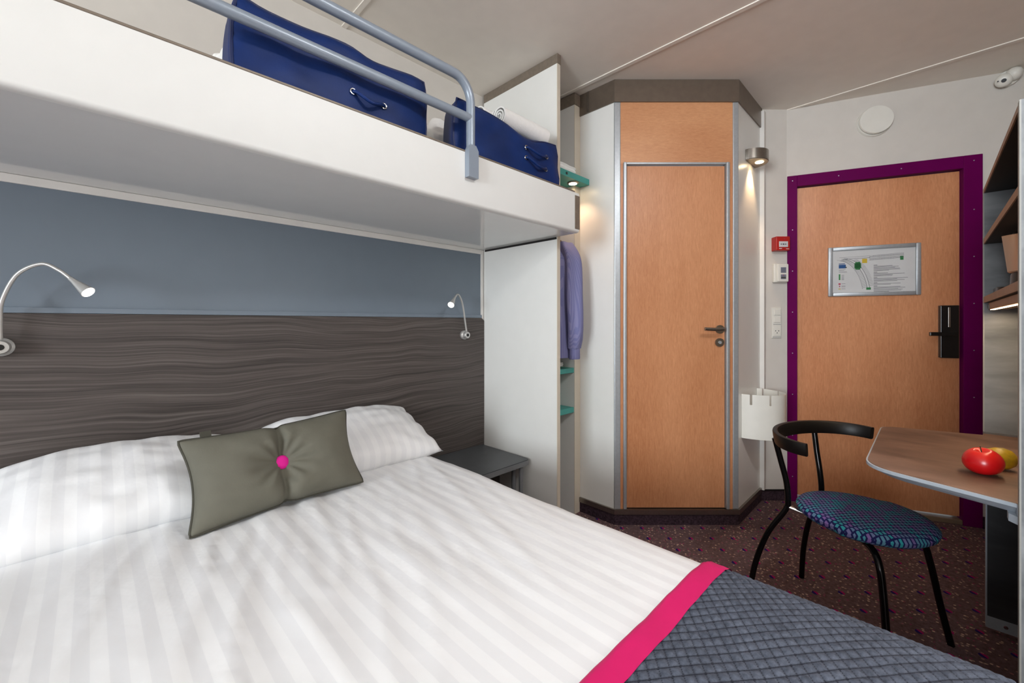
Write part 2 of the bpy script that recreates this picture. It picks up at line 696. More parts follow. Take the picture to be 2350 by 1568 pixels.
def window(name, fr, a0, a1, z0, z1):
    bm = NB()
    w = 0.05
    fr.box(bm, a0, a0 + w, -0.07, -0.02, z0, z1)
    fr.box(bm, a1 - w, a1, -0.07, -0.02, z0, z1)
    fr.box(bm, a0 + w, a1 - w, -0.07, -0.02, z0, z0 + w)
    fr.box(bm, a0 + w, a1 - w, -0.07, -0.02, z1 - w, z1)
    o = struct(name, bm, 'trim')
    struct('window_sill', fr.box(NB(), a0, a1, -0.02, 0.03, z0 - 0.03, z0, 0.004), 'trim', o)


window('window_1', Frame((WX, 0, 0), (0, 1, 0), (1, 0, 0)), -0.95, 0.55, 0.75, 2.25)

# entrance wall with the door opening
LT0, LT1 = 0.056, 0.842            # door leaf along the wall
bm = NB()
ENT.box(bm, -0.06, LT0 - 0.01, -0.12, 0, 0, CZ)
ENT.box(bm, LT1 + 0.01, 1.40, -0.12, 0, 0, CZ)
ENT.box(bm, LT0 - 0.01, LT1 + 0.01, -0.12, 0, 2.02, CZ)
struct('wall_entrance', bm, 'wall')
# short wall next to it
SL = (E0 - D0).length
bm = NB()
SEG.box(bm, -0.05, SL, -0.10, 0, 0, CZ)
struct('wall_switches', bm, 'wall')
struct('trim_5', prism(NB(), [(3.018, 0.742), (3.045, 0.742), (3.052, 0.768), (3.018, 0.768)], 0.075, 2.49), 'trim')

# entrance door
d1 = thing('door_1', ENT.p((LT0 + LT1) / 2, 0, 0), 'maple entrance door in a purple frame', 'door')
d1['kind'] = 'structure'
emesh('door_leaf', ENT.box(NB(), LT0 + .001, LT1 - .001, -0.060, -0.024, 0.036, 2.004, 0.002), 'maple_entry', d1)
bm = NB()
ENT.box(bm, 0.003, LT0, 0.0005, 0.012, 0.0, 2.078, 0.002)
ENT.box(bm, LT1, 0.922, 0.0005, 0.012, 0.0, 2.078, 0.002)
ENT.box(bm, LT0, LT1, 0.0005, 0.012, 2.008, 2.078, 0.002)
ENT.box(bm, LT0 - 0.01, LT0, -0.11, 0.0005, 0.0, 2.02)
ENT.box(bm, LT1, LT1 + 0.01, -0.11, 0.0005, 0.0, 2.02)
ENT.box(bm, LT0, LT1, -0.11, 0.0005, 2.008, 2.02)
dfr = emesh('door_frame', bm, 'purple', d1, label='purple lacquered door frame')
for t_, z_ in [(0.030, 0.16 + 0.262 * k) for k in range(7)] + [(0.885, 0.20 + 0.262 * k) for k in range(7)] + [(0.03, 2.045), (0.27, 2.045), (0.57, 2.045), (0.885, 2.045)]:
    emesh('screw', ENT.disc(NB(), t_, z_, 0.0030, 0.0118, 0.0130, 8), 'alu', dfr)
emesh('threshold', ENT.box(NB(), LT0, LT1, -0.10, 0.006, 0.0, 0.026, 0.003), 'threshold', d1)
lk = emesh('door_lock', ENT.box(NB(), 0.748, 0.828, -0.025, 0.004, 0.939, 1.239, 0.003), 'black', d1, label='black keycard lock plate')
emesh('card_slot', ENT.box(NB(), 0.780, 0.790, 0.003, 0.006, 1.115, 1.228, 0.001), 'steel', lk)
bm = NB()
tube(bm, [ENT.p(0.790, 0.003, 1.076), ENT.p(0.790, 0.040, 1.076)], 0.010)
ENT.box(bm, 0.684, 0.800, 0.034, 0.050, 1.066, 1.087, 0.003)
emesh('lever', bm, 'black', lk)

# bathroom cabin: two side panels, a face with the door, cornice, plinth and skirting
B2 = CH.p(0.581, 0, 0)
C2 = CH.p(1.2754, 0, 0)
LB = Frame((B2.x, B2.y, 0), (0, 1, 0), (-1, 0, 0))       # left side, towards the headboard wall
RB = Frame((C2.x, C2.y, 0), (1, 0, 0), (0, -1, 0))       # right side, towards the entrance
lenL = WY - B2.y
lenR = 3.036 - C2.x
CB = 2.386                                               # underside of cornice
struct('wall_bathroom_left', LB.box(NB(), 0.004, lenL, -0.03, 0, 0.06, CB), 'laminate')
struct('wall_bathroom_right', RB.box(NB(), 0.004, lenR, -0.03, 0, 0.06, CB), 'laminate')
bm = NB()
CH.box(bm, 0.613, 0.640, -0.04, -0.001, 0.06, 2.040)
CH.box(bm, 1.212, 1.247, -0.04, -0.001, 0.06, 2.040)
wf = struct('wall_bathroom_face', bm, 'maple')
struct('upper_panel', CH.box(NB(), 0.613, 1.247, -0.04, -0.001, 2.040, CB), 'maple_across', wf, 'maple veneer panel above the bathroom door')
# aluminium corner posts
k45 = 0.0
for nm, a0, a1 in (('trim_6', 0.577, 0.613), ('trim_7', 1.247, 1.279)):
    struct(nm, CH.box(NB(), a0, a1, -0.035, 0.004, 0.088, CB, 0.004), 'alu')


def band(b_out, z0, z1, ext=0.0, lenl=None):
    """a band that follows the three faces of the cabin"""
    bm = NB()
    ll = lenL if lenl is None else lenl
    pts_o = [LB.p(ll, b_out, 0), None, None, RB.p(lenR, b_out, 0)]
    # mitre points: offset of the three lines
    m = math.tan(math.radians(22.5))
    pts_o[1] = B2 + Vector((-1, 0, 0)) * b_out + Vector((0, -1, 0)) * (b_out * m)
    pts_o[2] = C2 + Vector((0, -1, 0)) * b_out + Vector((-1, 0, 0)) * (b_out * m)
    bi = -0.03
    pts_i = [LB.p(ll, bi, 0), B2 + Vector((-1, 0, 0)) * bi + Vector((0, -1, 0)) * (bi * m),
             C2 + Vector((0, -1, 0)) * bi + Vector((-1, 0, 0)) * (bi * m), RB.p(lenR, bi, 0)]
    for i in range(3):
        a, b, c, d = pts_o[i], pts_o[i + 1], pts_i[i + 1], pts_i[i]
        hexa(bm, [(q.x, q.y, z0) for q in (a, b, c, d)] + [(q.x, q.y, z1) for q in (a, b, c, d)])
    return bm


M['cornice'] = plain('bronze_brushed_cornice', (118, 106, 94), 0.34, 0.55, var=0.06, scale=30)
struct('trim_8', band(0.008, CB, CZ - 0.001), 'cornice')
struct('cornice_joint', LB.box(NB(), 0.170, 0.184, 0.007, 0.010, CB, CZ - 0.001), 'steel', bpy.data.objects['trim_8'])
struct('trim_9', band(0.012, 0.060, 0.088), 'steel')
struct('baseboard_bathroom', band(0.006, 0.0, 0.060), 'carpet_skirting')
bm = NB()
SEG.box(bm, 0.0, SL - 0.012, 0.0, 0.010, 0.0, 0.062)
bs = struct('baseboard_entrance', bm, 'carpet_skirting')
struct('baseboard_cap', SEG.box(NB(), 0.0, SL - 0.012, 0.0, 0.012, 0.062, 0.070), 'black', bs)
struct('baseboard_right', ENT.box(NB(), 0.924, 1.20, 0.0, 0.010, 0.0, 0.062), 'carpet_skirting')

d2 = thing('door_2', CH.p(0.93, 0, 0.09), 'narrow maple bathroom door in an aluminium frame', 'door')
d2['kind'] = 'structure'
emesh('door_leaf', CH.box(NB(), 0.648, 1.205, -0.034, -0.006, 0.092, 2.028, 0.002), 'maple', d2)
bm = NB()
CH.box(bm, 0.628, 0.646, -0.03, 0.012, 0.089, 2.046, 0.004)
CH.box(bm, 1.207, 1.226, -0.03, 0.012, 0.089, 2.046, 0.004)
CH.box(bm, 0.646, 1.207, -0.03, 0.006, 2.034, 2.046, 0.002)
emesh('door_frame', bm, 'alu', d2)
emesh('door_gap', CH.box(NB(), 0.646, 1.207, -0.034, -0.012, 0.0885, 0.0925), 'dark_gap', d2)
bm = NB()
CH.disc(bm, 1.1744, 1.103, 0.024, -0.007, 0.004)
dh = emesh('handle_rose', bm, 'steel', d2, True)
bm = NB()
tube(bm, spline([CH.p(1.1744, 0.002, 1.103), CH.p(1.1744, 0.040, 1.103), CH.p(1.160, 0.052, 1.103), CH.p(1.110, 0.053, 1.104), CH.p(1.066, 0.053, 1.106)], 6), 0.0095)
emesh('lever', bm, 'steel', dh, True)
bm = NB()
CH.disc(bm, 1.173, 1.029, 0.024, -0.007, 0.004)
dl = emesh('lock_rose', bm, 'steel', d2, True)
emesh('lock_turn', CH.disc(NB(), 1.173, 1.029, 0.009, 0.004, 0.008), 'alu', dl)

# ------------------------------------------------------------------ headboard and reading lamps
hb = thing('headboard', (0.4, WY - 0.01, 0.15), 'dark brown woodgrain headboard panel behind the bed', 'headboard')
bm = NB()
poly = [(WX + 0.02, 0.15), (1.674, 0.15), (1.674, 1.152), (1.656, 1.168), (WX + 0.02, 1.168)]
lo = [bm.verts.new((x, WY - 0.024, z)) for x, z in poly]
hi = [bm.verts.new((x, WY - 0.0005, z)) for x, z in poly]
bm.faces.new(lo)
bm.faces.new(hi[::-1])
for i in range(5):
    bm.faces.new((lo[i], lo[(i + 1) % 5], hi[(i + 1) % 5], hi[i]))
emesh('panel', bm, 'headboard', hb)


def reading_lamp(base, path, tip, label):
    b = Vector(base)
    L = thing('reading_lamp', b, label, 'lamp', 'gooseneck reading lamps on the headboard')
    bm = NB()
    lathe(bm, [(0.026, 0), (0.026, 0.012), (0.020, 0.018), (0.020, 0.034), (0.017, 0.038)], b, (0, -1, 0))
    bo = emesh('base', bm, 'silver', L, True)
    emesh('switch', lathe(NB(), [(0.0085, 0), (0.0085, 0.0012)], b + Vector((0, -0.0378, 0)), (0, -1, 0)), 'black', bo)
    pts = spline(path, 10)
    emesh('neck', tube(NB(), pts, 0.0052, 10), 'silver', L, True)
    p0 = Vector(path[-1])
    ax = (Vector(tip) - p0)
    ln = ax.length
    hd = emesh('head', lathe(NB(), [(0.0062, -0.006), (0.0075, 0.008), (0.017, ln - 0.004), (0.018, ln)], p0, ax), 'silver', L, True)
    emesh('lens', lathe(NB(), [(0.0158, ln), (0.0150, ln + 0.0025)], p0, ax), 'led', hd)
    sp = bpy.data.lights.new('reading_light', 'SPOT')
    sp.energy = 0.12
    sp.spot_size = math.radians(75)
    sp.spot_blend = 0.6
    sp.shadow_soft_size = 0.015
    so = bpy.data.objects.new('reading_light', sp)
    so.rotation_euler = ax.to_track_quat('-Z', 'Y').to_euler()
    so.parent = L
    so.location = p0 + ax * ((ln + 0.006) / ln) - b
    COL.objects.link(so)
    return L


ly = WY - 0.024
reading_lamp((-0.179, ly, 1.070), [(-0.179, ly - 0.026, 1.092), (-0.179, 1.870, 1.141), (-0.1745, 1.860, 1.203), (-0.145, 1.840, 1.278), (-0.0986, 1.820, 1.310), (-0.064, 1.805, 1.294), (-0.037, 1.790, 1.267)],
             (-0.003, 1.760, 1.230), 'silver gooseneck reading lamp at the left end of the headboard')
reading_lamp((1.517, ly, 1.070), [(1.517, ly - 0.026, 1.092), (1.507, 1.872, 1.135), (1.487, 1.862, 1.205), (1.4646, 1.850, 1.255), (1.436, 1.835, 1.287), (1.411, 1.820, 1.294), (1.388, 1.803, 1.286), (1.364, 1.787, 1.268)],
             (1.3217, 1.760, 1.2327), 'silver gooseneck reading lamp beside the white wardrobe panel')

# ------------------------------------------------------------------ upper bunk with guard rail
BY = 1.205
bk = thing('upper_bunk', (0.2, 1.56, 1.577), 'white wall-mounted upper bunk with a grey tubular guard rail', 'bunk bed')
bm = NB()
prof = [(BY + 0.028, 1.766), (BY, 1.766), (BY, 1.588), (BY + 0.004, 1.580), (BY + 0.014, 1.577), (BY + 0.028, 1.577)]
for x in (WX + 0.01, 1.676):
    pass
a = [bm.verts.new((WX + 0.01, y, z)) for y, z in prof]
b = [bm.verts.new((1.675, y, z)) for y, z in prof]
bm.faces.new(a)
bm.faces.new(b[::-1])
for i in range(len(prof)):
    j = (i + 1) % len(prof)
    bm.faces.new((a[i], a[j], b[j], b[i]))
emesh('front_board', bm, 'board', bk, True, angle=60)
emesh('deck', box(NB(), WX + 0.01, 1.675, BY + 0.0285, WY - 0.001, 1.5775, 1.612), 'gloss', bk)
emesh('bunk_mattress', box(NB(), WX + 0.05, 1.668, BY + 0.032, WY - 0.02, 1.613, 1.715, 0.02), 'mattress', bk)
emesh('top_strip', box(NB(), WX + 0.01, 1.640, BY - 0.002, BY + 0.030, 1.7662, 1.773, 0.002), 'brown_metal', bk, label='brown edging strip')
emesh('end_cap', box(NB(), 1.640, 1.6755, BY - 0.003, BY + 0.010, 1.592, 1.752), 'brown_metal', bk, label='brown end cap')
# guard rail
RY = BY - 0.006
bm = NB()
top_z, mid_z, px = 2.030, 1.893, 0.990
arc = [(px - 0.075 + 0.075 * math.sin(t), RY, top_z - 0.085 + 0.085 * math.cos(t)) for t in [math.pi / 2 * k / 8 for k in range(9)]]
tube(bm, [(-0.30, RY, top_z), (0.3, RY, top_z)] + arc + [(px, RY, 1.76)], 0.0165, 14)
gr = emesh('guard_rail', bm, 'rail', bk, True, label='grey lacquered tubular guard rail')
emesh('lower_tube', tube(NB(), [(-0.30, RY, mid_z), (px - 0.003, RY, mid_z)], 0.0155, 14), 'rail', gr, True)
emesh('near_post', tube(NB(), [(-0.30, RY, top_z), (-0.30, RY, 1.76)], 0.0165, 14), 'rail', gr, True)
for xx in (px, -0.30):
    bm = NB()
    pol = [(xx - 0.022, 1.672), (xx + 0.024, 1.672), (xx + 0.024, 1.772), (xx + 0.012, 1.790), (xx - 0.014, 1.790), (xx - 0.022, 1.772)]
    lo = [bm.verts.new((x, BY - 0.024, z)) for x, z in pol]
    hi = [bm.verts.new((x, BY - 0.0005, z)) for x, z in pol]
    bm.faces.new(lo)
    bm.faces.new(hi[::-1])
    for i in range(6):
        bm.faces.new((lo[i], lo[(i + 1) % 6], hi[(i + 1) % 6], hi[i]))
    emesh('bracket', bm, 'rail', gr)

# things stored on the bunk
BZ = 1.716


def storage_bag(name, x0, x1, y0, z1, handles, label, sag, seed, taper):
    w = x1 - x0
    h = z1 - BZ
    dp = 0.14
    t = thing(name, ((x0 + x1) / 2, y0 + dp / 2, BZ), label, 'bag', 'blue bags on the upper bunk')
    c = Vector(((x0 + x1) / 2, y0 + dp / 2, BZ + h / 2))

    def fn(p, q):
        p = Vector(p)
        back = (q.y + 1) / 2
        p.x *= 1 - taper * back
        u = q.x
        up = max(0.0, q.z)
        p.z += up * sag(u) * (1 - back)
        p.z += 0.006 * nz(u * 3 + seed, q.y * 2, q.z) * (q.z + 1) / 2
        p.y += (0.014 * nz(u * 2.5 + seed, q.z * 1.8, 3.1) - 0.014 * (1 - u * u) * (1 - q.z * q.z)) * (1 - back)
        p.x += 0.012 * (1 - q.z * q.z) * math.copysign(abs(u) ** 6, u)
        return p
    emesh('bag_body', rbox(NB(), c, (w / 2, dp / 2, h / 2), 0.022, 16, fn), 'blue_bag', t, True)

    def fp(u, zq):
        p = fn(Vector((u * w / 2 * 0.975, -dp / 2 + 0.010, zq * h / 2 * 0.955)), Vector((u, -1, zq)))
        return c + p
    ring = [fp(-1 + 2 * k / 24, 1) for k in range(25)] + [fp(1, 1 - 2 * k / 10) for k in range(1, 11)] + [fp(1 - 2 * k / 24, -1) for k in range(1, 25)] + [fp(-1, -1 + 2 * k / 10) for k in range(1, 10)]
    emesh('piping', tube(NB(), ring, 0.0055, 6, closed=True), 'blue_piping', t, True)
    for (u0, z0, u1, z1_) in handles:
        a = fp(u0, z0) + Vector((0, -0.011, 0))
        b = fp(u1, z1_) + Vector((0, -0.011, 0))
        m = (a + b) / 2 + Vector((0, -0.024, -0.020))
        pts = spline([a + Vector((0, .004, 0)), a + Vector((0.008, -0.010, -0.002)), m, b + Vector((-0.008, -0.010, -0.002)), b + Vector((0, .004, 0))], 8)
        hd = emesh('handle', tube(NB(), pts, 0.0052, 8), 'blue_bag', t, True)
        for q in (a, b):
            bm = NB()
            ring2 = [q + Vector((0.0082 * math.cos(k * math.pi / 8), -0.002, 0.0082 * math.sin(k * math.pi / 8))) for k in range(16)]
            tube(bm, ring2, 0.0022, 6, closed=True)
            emesh('eyelet', bm, 'chrome', hd, True)
    return t


storage_bag('storage_bag', 0.260, 0.832, 1.252, 1.985, [(0.05, -0.10, 0.42, -0.14)],
            'long blue nylon bedding bag with one handle behind the guard rail', lambda u: 0.005 * math.cos(u * 6 + 1.0), 1.3, 0.03)
storage_bag('storage_bag', 0.966, 1.572, 1.252, 1.992, [(0.22, 0.46, 0.68, 0.36), (0.22, 0.02, 0.68, -0.10)],
            'blue nylon bedding bag with two handles at the wardrobe end of the bunk', lambda u: -0.036 * math.exp(-((u - 0.30) / 0.42) ** 2), 8.2, 0.15)


def bundle(name, c, half, label, seed):
    def fn(p, q):
        p = Vector(p)
        k = nz(p.x * 14 + seed, p.y * 14, p.z * 14) + 0.6 * nz(p.x * 34, p.y * 34 + seed, p.z * 34)
        return p + Vector(q) * (0.016 * k)
    o = emesh(name, rbox(NB(), c, half, min(half) * 0.6, 26, fn), 'linen', None, True)
    return props(o, label, 'bedding', 'white bedding stored on the bunk')


bundle('bedding_bundle', (1.270, 1.600, BZ + 0.156), (0.275, 0.155, 0.150), 'crumpled white bedding behind the two-handled bag, showing between the bags', 2.0)
bundle('bedding_bundle', (0.530, 1.520, BZ + 0.126), (0.272, 0.095, 0.120), 'white bedding peeking out left of the long blue bag', 5.0)


def towel_roll(x0, x1, y, z, r, label, tilt=0.0, seed=0.0):
    bm = NB()
    # spiral sheet swept along x
    turns, n, th = 3.0, 72, 0.006

    def pt(u, k, off):
        t = k / n
        rr = r * (0.22 + 0.78 * t) + off
        an = 2 * math.pi * turns * t + 0.8
        x = x0 + (x1 - x0) * u
        wob = 1 + 0.05 * nz(x * 9 + seed, math.cos(an) * 1.5, math.sin(an) * 1.5)
        return Vector((x, y + rr * wob * math.cos(an) + tilt * (u - .5), z + rr * wob * math.sin(an)))
    nu = 8
    for off in (0.0, -th):
        pass
    A = [[bm.verts.new(pt(i / nu, k, 0)) for k in range(n + 1)] for i in range(nu + 1)]
    Bv = [[bm.verts.new(pt(i / nu, k, -th)) for k in range(n + 1)] for i in range(nu + 1)]
    for i in range(nu):
        for k in range(n):
            bm.faces.new((A[i][k], A[i + 1][k], A[i + 1][k + 1], A[i][k + 1]))
            bm.faces.new((Bv[i][k], Bv[i][k + 1], Bv[i + 1][k + 1], Bv[i + 1][k]))
        for k in (0, n):
            bm.faces.new((A[i][k], A[i + 1][k], Bv[i + 1][k], Bv[i][k]))
    for i in (0, nu):
        for k in range(n):
            bm.faces.new((A[i][k], A[i][k + 1], Bv[i][k + 1], Bv[i][k]))
    o = emesh('rolled_towel', bm, 'linen', None, True)
    return props(o, label, 'towel', 'rolled towels on the blue bag')


towel_roll(1.262, 1.560, 1.335, 2.046, 0.050, 'front white rolled towel, its spiral end showing, on the blue bag', 0.0, 1.0)
towel_roll(1.250, 1.575, 1.460, 2.085, 0.055, 'rear white rolled towel lying behind the front roll', 0.0, 6.0)

# ------------------------------------------------------------------ open wardrobe at the end of the bed
wd = thing('open_wardrobe', (1.86, 1.65, 0.0), 'white open wardrobe niche with teal shelves beside the bathroom cabin', 'wardrobe')
PX0, PX1 = 1.6762, 1.7030
sp = emesh('side_panel', box(NB(), PX0, PX1 - 0.003, 1.344, WY - 0.02, 0.0, 2.462), 'laminate', wd)
emesh('edging', box(NB(), PX0, PX1 - 0.003, 1.341, 1.3438, 0.0, 2.462), 'cream_edge', sp)
emesh('panel_cap', box(NB(), PX0 - 0.0015, PX1 + 0.001, 1.339, WY - 0.02, 2.4622, CZ - 0.001), 'brown_metal', sp, label='brown cap strip at the ceiling')
emesh('panel_joint', box(NB(), PX0 - 0.002, PX0 + 0.004, 1.345, WY - 0.03, 1.566, 1.5768), 'dark_gap', sp)
sp2 = emesh('side_panel', box(NB(), 2.034, 2.0905, 1.499, WY - 0.02, 0.0, 2.440), 'laminate', wd)
emesh('edging', box(NB(), 2.034, 2.0905, 1.496, 1.4988, 0.0, 2.440), 'cream_edge', sp2)
emesh('panel_cap', box(NB(), 2.030, 2.0905, 1.492, WY - 0.02, 2.4402, CZ - 0.006), 'brown_metal', sp2)
emesh('back_panel', box(NB(), PX1, 2.034, WY - 0.02, WY - 0.002, 0.0, CZ - 0.01), 'laminate', wd)
emesh('shelf', box(NB(), PX1, 2.033, 1.50, WY - 0.021, 0.843, 0.872, 0.002), 'teal', wd)
emesh('shelf', box(NB(), PX1, 2.033, 1.50, WY - 0.021, 0.606, 0.637, 0.002), 'teal', wd)
bm = NB()
prism(bm, [(PX1, 1.430), (2.089, 1.430), (2.089, 1.4955), (2.033, 1.4955), (2.033, WY - 0.021), (PX1, WY - 0.021)], 1.956, 1.990)
sh = emesh('shelf', bm, 'teal', wd)
emesh('shelf_clip', box(NB(), 1.864, 1.877, 1.4275, 1.4302, 1.966, 1.979), 'black', sh)
emesh('spot_rim', lathe(NB(), [(0.030, 0), (0.034, 0.003), (0.034, 0.006)], (1.985, 1.472, 1.9505)), 'steel', sh, True)
emesh('spot_lens', lathe(NB(), [(0.023, 0), (0.023, 0.002)], (1.985, 1.472, 1.9486)), 'warm_led', sh)
emesh('clothes_rail', tube(NB(), [(PX1, 1.66, 1.70), (2.034, 1.66, 1.70)], 0.012), 'chrome', wd, True)
sl = bpy.data.lights.new('wardrobe_spot', 'SPOT')
sl.energy = 4.2
sl.color = (1.0, 0.64, 0.40)
sl.spot_size = math.radians(112)
sl.spot_blend = 0.7
sl.shadow_soft_size = 0.02
so = bpy.data.objects.new('wardrobe_spot', sl)
so.parent = wd
so.location = Vector((1.985, 1.472, 1.944)) - Vector(wd.location)
COL.objects.link(so)


def folded_towel(x0, x1, y0, y1, z0, z1, label, mat='linen', seed=0.0):
    def fn(p, q):
        p = Vector(p)
        p.z += 0.004 * math.sin(q.z * 9) * 0 + 0.006 * nz(q.x * 2 + seed, q.y * 2, q.z)
        k = 1 + 0.02 * math.cos(q.z * 8)
        p.x *= k
        p.y *= k
        return p
    o = emesh('folded_towel', rbox(NB(), ((x0 + x1) / 2, (y0 + y1) / 2, (z0 + z1) / 2), ((x1 - x0) / 2, (y1 - y0) / 2, (z1 - z0) / 2), 0.014, 10, fn), mat, None, True)
    return props(o, label, 'towel')


folded_towel(1.72, 2.01, 1.465, 1.78, 1.993, 2.050, 'white folded towel on the top teal wardrobe shelf', seed=1.0)
folded_towel(1.72, 1.975, 1.53, 1.80, 0.875, 0.912, 'cream folded towel on the middle teal wardrobe shelf', seed=4.0)

# shirt on a hanger
sx, sy0, sy1 = 1.885, 1.440, 1.850
st = thing('hanging_shirt', (sx, 1.64, 0.93), 'lavender blue striped shirt hanging on a hanger in the wardrobe', 'shirt')
bm = NB()
NR, NA = 26, 40


def body(u, v):
    z = 1.632 - u * 0.69
    an = 2 * math.pi * v
    sh_ = min(1.0, (u / 0.16) ** 0.6) if u > 0 else 0.0
    hy = 0.07 + 0.135 * sh_
    hx = 0.045 + 0.055 * min(1, u * 2.2) + 0.012 * u
    fold = 1 + 0.16 * math.sin(an * 7 + 2.2 * u) * min(1, u * 3) + 0.10 * nz(math.cos(an) * 2, math.sin(an) * 2, u * 3)
    zz = z - 0.03 * (abs(math.sin(an)) ** 2) * (1 - u)
    return Vector((sx + 0.008 + hx * math.cos(an) * fold, (sy0 + sy1) / 2 + hy * math.sin(an), zz))


V = [[bm.verts.new(body(i / NR, j / NA)) for j in range(NA)] for i in range(NR + 1)]
for i in range(NR):
    for j in range(NA):
        bm.faces.new((V[i][j], V[i][(j + 1) % NA], V[i + 1][(j + 1) % NA], V[i + 1][j]))
emesh('shirt_body', bm, 'shirt', st, True, angle=80)


def sleeve(sgn):
    y0 = (sy0 + sy1) / 2 + sgn * 0.185
    pts, rad = [], []
    n = 22
    ctr = [Vector((sx + 0.045, y0 - sgn * 0.030, 1.600)), Vector((sx + 0.040, y0 + sgn * 0.025, 1.50)), Vector((sx + 0.036, y0 + sgn * 0.045, 1.30)), Vector((sx + 0.040, y0 + sgn * 0.052, 1.10)), Vector((sx + 0.044, y0 + sgn * 0.040, 0.995))]
    cp = spline(ctr, 6)
    bm = NB()
    rings = []
    for i, c in enumerate(cp):
        u = i / (len(cp) - 1)
        r = 0.034 + 0.026 * math.sin(math.pi * (0.15 + 0.7 * u)) - 0.006 * u
        ring = []
        for k in range(24):
            an = 2 * math.pi * k / 24
            f = 1 + 0.14 * math.sin(an * 4 + u * 4 + sgn) + 0.08 * nz(math.cos(an) * 2, math.sin(an) * 2 + sgn * 3, u * 5)
            ring.append(bm.verts.new(c + Vector((math.cos(an) * r * 1.05 * f, math.sin(an) * r * 0.75 * f, 0.004 * nz(an, u * 8)))))
        rings.append(ring)
    for A, Bq in zip(rings, rings[1:]):
        for k in range(24):
            bm.faces.new((A[k], A[(k + 1) % 24], Bq[(k + 1) % 24], Bq[k]))
    so_ = emesh('sleeve', bm, 'shirt', st, True, angle=80)
    c = ctr[-1]
    bm = NB()
    rr = []
    for z_, r in ((1.005, 0.031), (1.000, 0.0355), (0.940, 0.0365), (0.935, 0.034)):
        rr.append([bm.verts.new(Vector((c.x + math.cos(2 * math.pi * k / 24) * r * 1.05, c.y + math.sin(2 * math.pi * k / 24) * r * 0.75, z_))) for k in range(24)])
    for A, Bq in zip(rr, rr[1:]):
        for k in range(24):
            bm.faces.new((A[k], A[(k + 1) % 24], Bq[(k + 1) % 24], Bq[k]))
    emesh('cuff', bm, 'shirt', so_, True)


sleeve(-1)
sleeve(1)
bm = NB()
ring = [Vector((sx + 0.018 + 0.040 * math.cos(t), 1.645 + 0.062 * math.sin(t), 1.640 + 0.012 * math.cos(t))) for t in [2 * math.pi * k / 28 for k in range(28)]]
tube(bm, ring, 0.016, 8, closed=True)
emesh('collar', bm, 'shirt', st, True)
hg = thing('clothes_hanger', (sx + 0.018, 1.645, 1.63), 'wooden clothes hanger on the wardrobe rail holding the shirt', 'hanger')
emesh('hanger_bar', tube(NB(), spline([(sx + .018, 1.50, 1.605), (sx + .018, 1.57, 1.640), (sx + .018, 1.645, 1.664), (sx + .018, 1.72, 1.640), (sx + .018, 1.79, 1.605)], 5), 0.009), 'hanger', hg, True)
emesh('hook', tube(NB(), spline([(sx + .018, 1.645, 1.664), (sx + .018, 1.645, 1.690), (sx + .018, 1.640, 1.706), (sx + .018, 1.655, 1.719), (sx + .018, 1.672, 1.714)], 5), 0.002, 6), 'chrome', hg, True)

# ------------------------------------------------------------------ bed
BX0, BX1, BTOP = -0.320, 1.100, 0.550
bcx, bhw = (BX0 + BX1) / 2, (BX1 - BX0) / 2
FOOT = -0.12
bed = thing('double_bed', (bcx, 0.9, 0.0), 'double bed with a dark base under white bedding against the headboard', 'bed')
emesh('bed_base', box(NB(), BX0 + 0.07, BX1 - 0.07, FOOT + 0.06, WY - 0.03, 0.08, 0.26, 0.01), 'bed_base', bed)
emesh('bed_mattress', box(NB(), BX0 + 0.045, BX1 - 0.045, FOOT + 0.045, WY - 0.03, 0.262, 0.512, 0.03), 'mattress', bed)
for xx in (BX0 + 0.12, BX1 - 0.12):
    for yy in (FOOT + 0.12, WY - 0.12):
        emesh('leg', lathe(NB(), [(0.022, 0), (0.028, 0.079)], (xx, yy, 0.0)), 'black', bed, True)

RAD, DROP = 0.055, 0.27
ARC = bhw - RAD + RAD * math.pi / 2 + DROP


def across(s):
    """arc length from the middle of the bed -> (x offset, drop, nx, nz)"""
    sg = 1 if s >= 0 else -1
    a = abs(s)
    if a <= bhw - RAD:
        return sg * a, 0.0, 0.0, 1.0
    a -= bhw - RAD
    if a <= RAD * math.pi / 2:
        t = a / RAD
        return sg * (bhw - RAD + RAD * math.sin(t)), RAD * (1 - math.cos(t)), sg * math.sin(t), math.cos(t)
    a -= RAD * math.pi / 2
    return sg * bhw, RAD + a, float(sg), 0.0


def along(t):
    """distance from the headboard -> (y, drop, ny)"""
    L = WY - 0.035 - FOOT
    if t <= L - RAD:
        return WY - 0.035 - t, 0.0, 0.0
    a = t - (L - RAD)
    if a <= RAD * math.pi / 2:
        k = a / RAD
        return FOOT + RAD - RAD * math.sin(k), RAD * (1 - math.cos(k)), -math.sin(k)
    return FOOT, RAD + (a - RAD * math.pi / 2), -1.0


def wrinkle(x, y):
    """soft folds, mostly running down the bed"""
    w = 0.0042 * nz(x * 9 + 0.9 * nz(x * 2, y * 2), y * 1.6, 1.0) + 0.0035 * nz(x * 3.2, y * 1.2, 4.0)
    fan = max(0.0, 1 - ((y - 1.25) / 0.75) ** 2) * max(0.0, 1 - ((x - 0.55) / 0.65) ** 2)
    w += 0.0062 * fan * nz((x * 1.0 + 0.25 * (1.5 - y)) * 17, y * 1.8, 9.0)
    ridge = (1 - min(1.0, abs(nz((x + 0.30 * (1.5 - y)) * 11, y * 2.2, 14.0)) * 2.4)) ** 3
    w += 0.0055 * ridge * min(1.0, 1.4 * fan + 0.12)
    return w


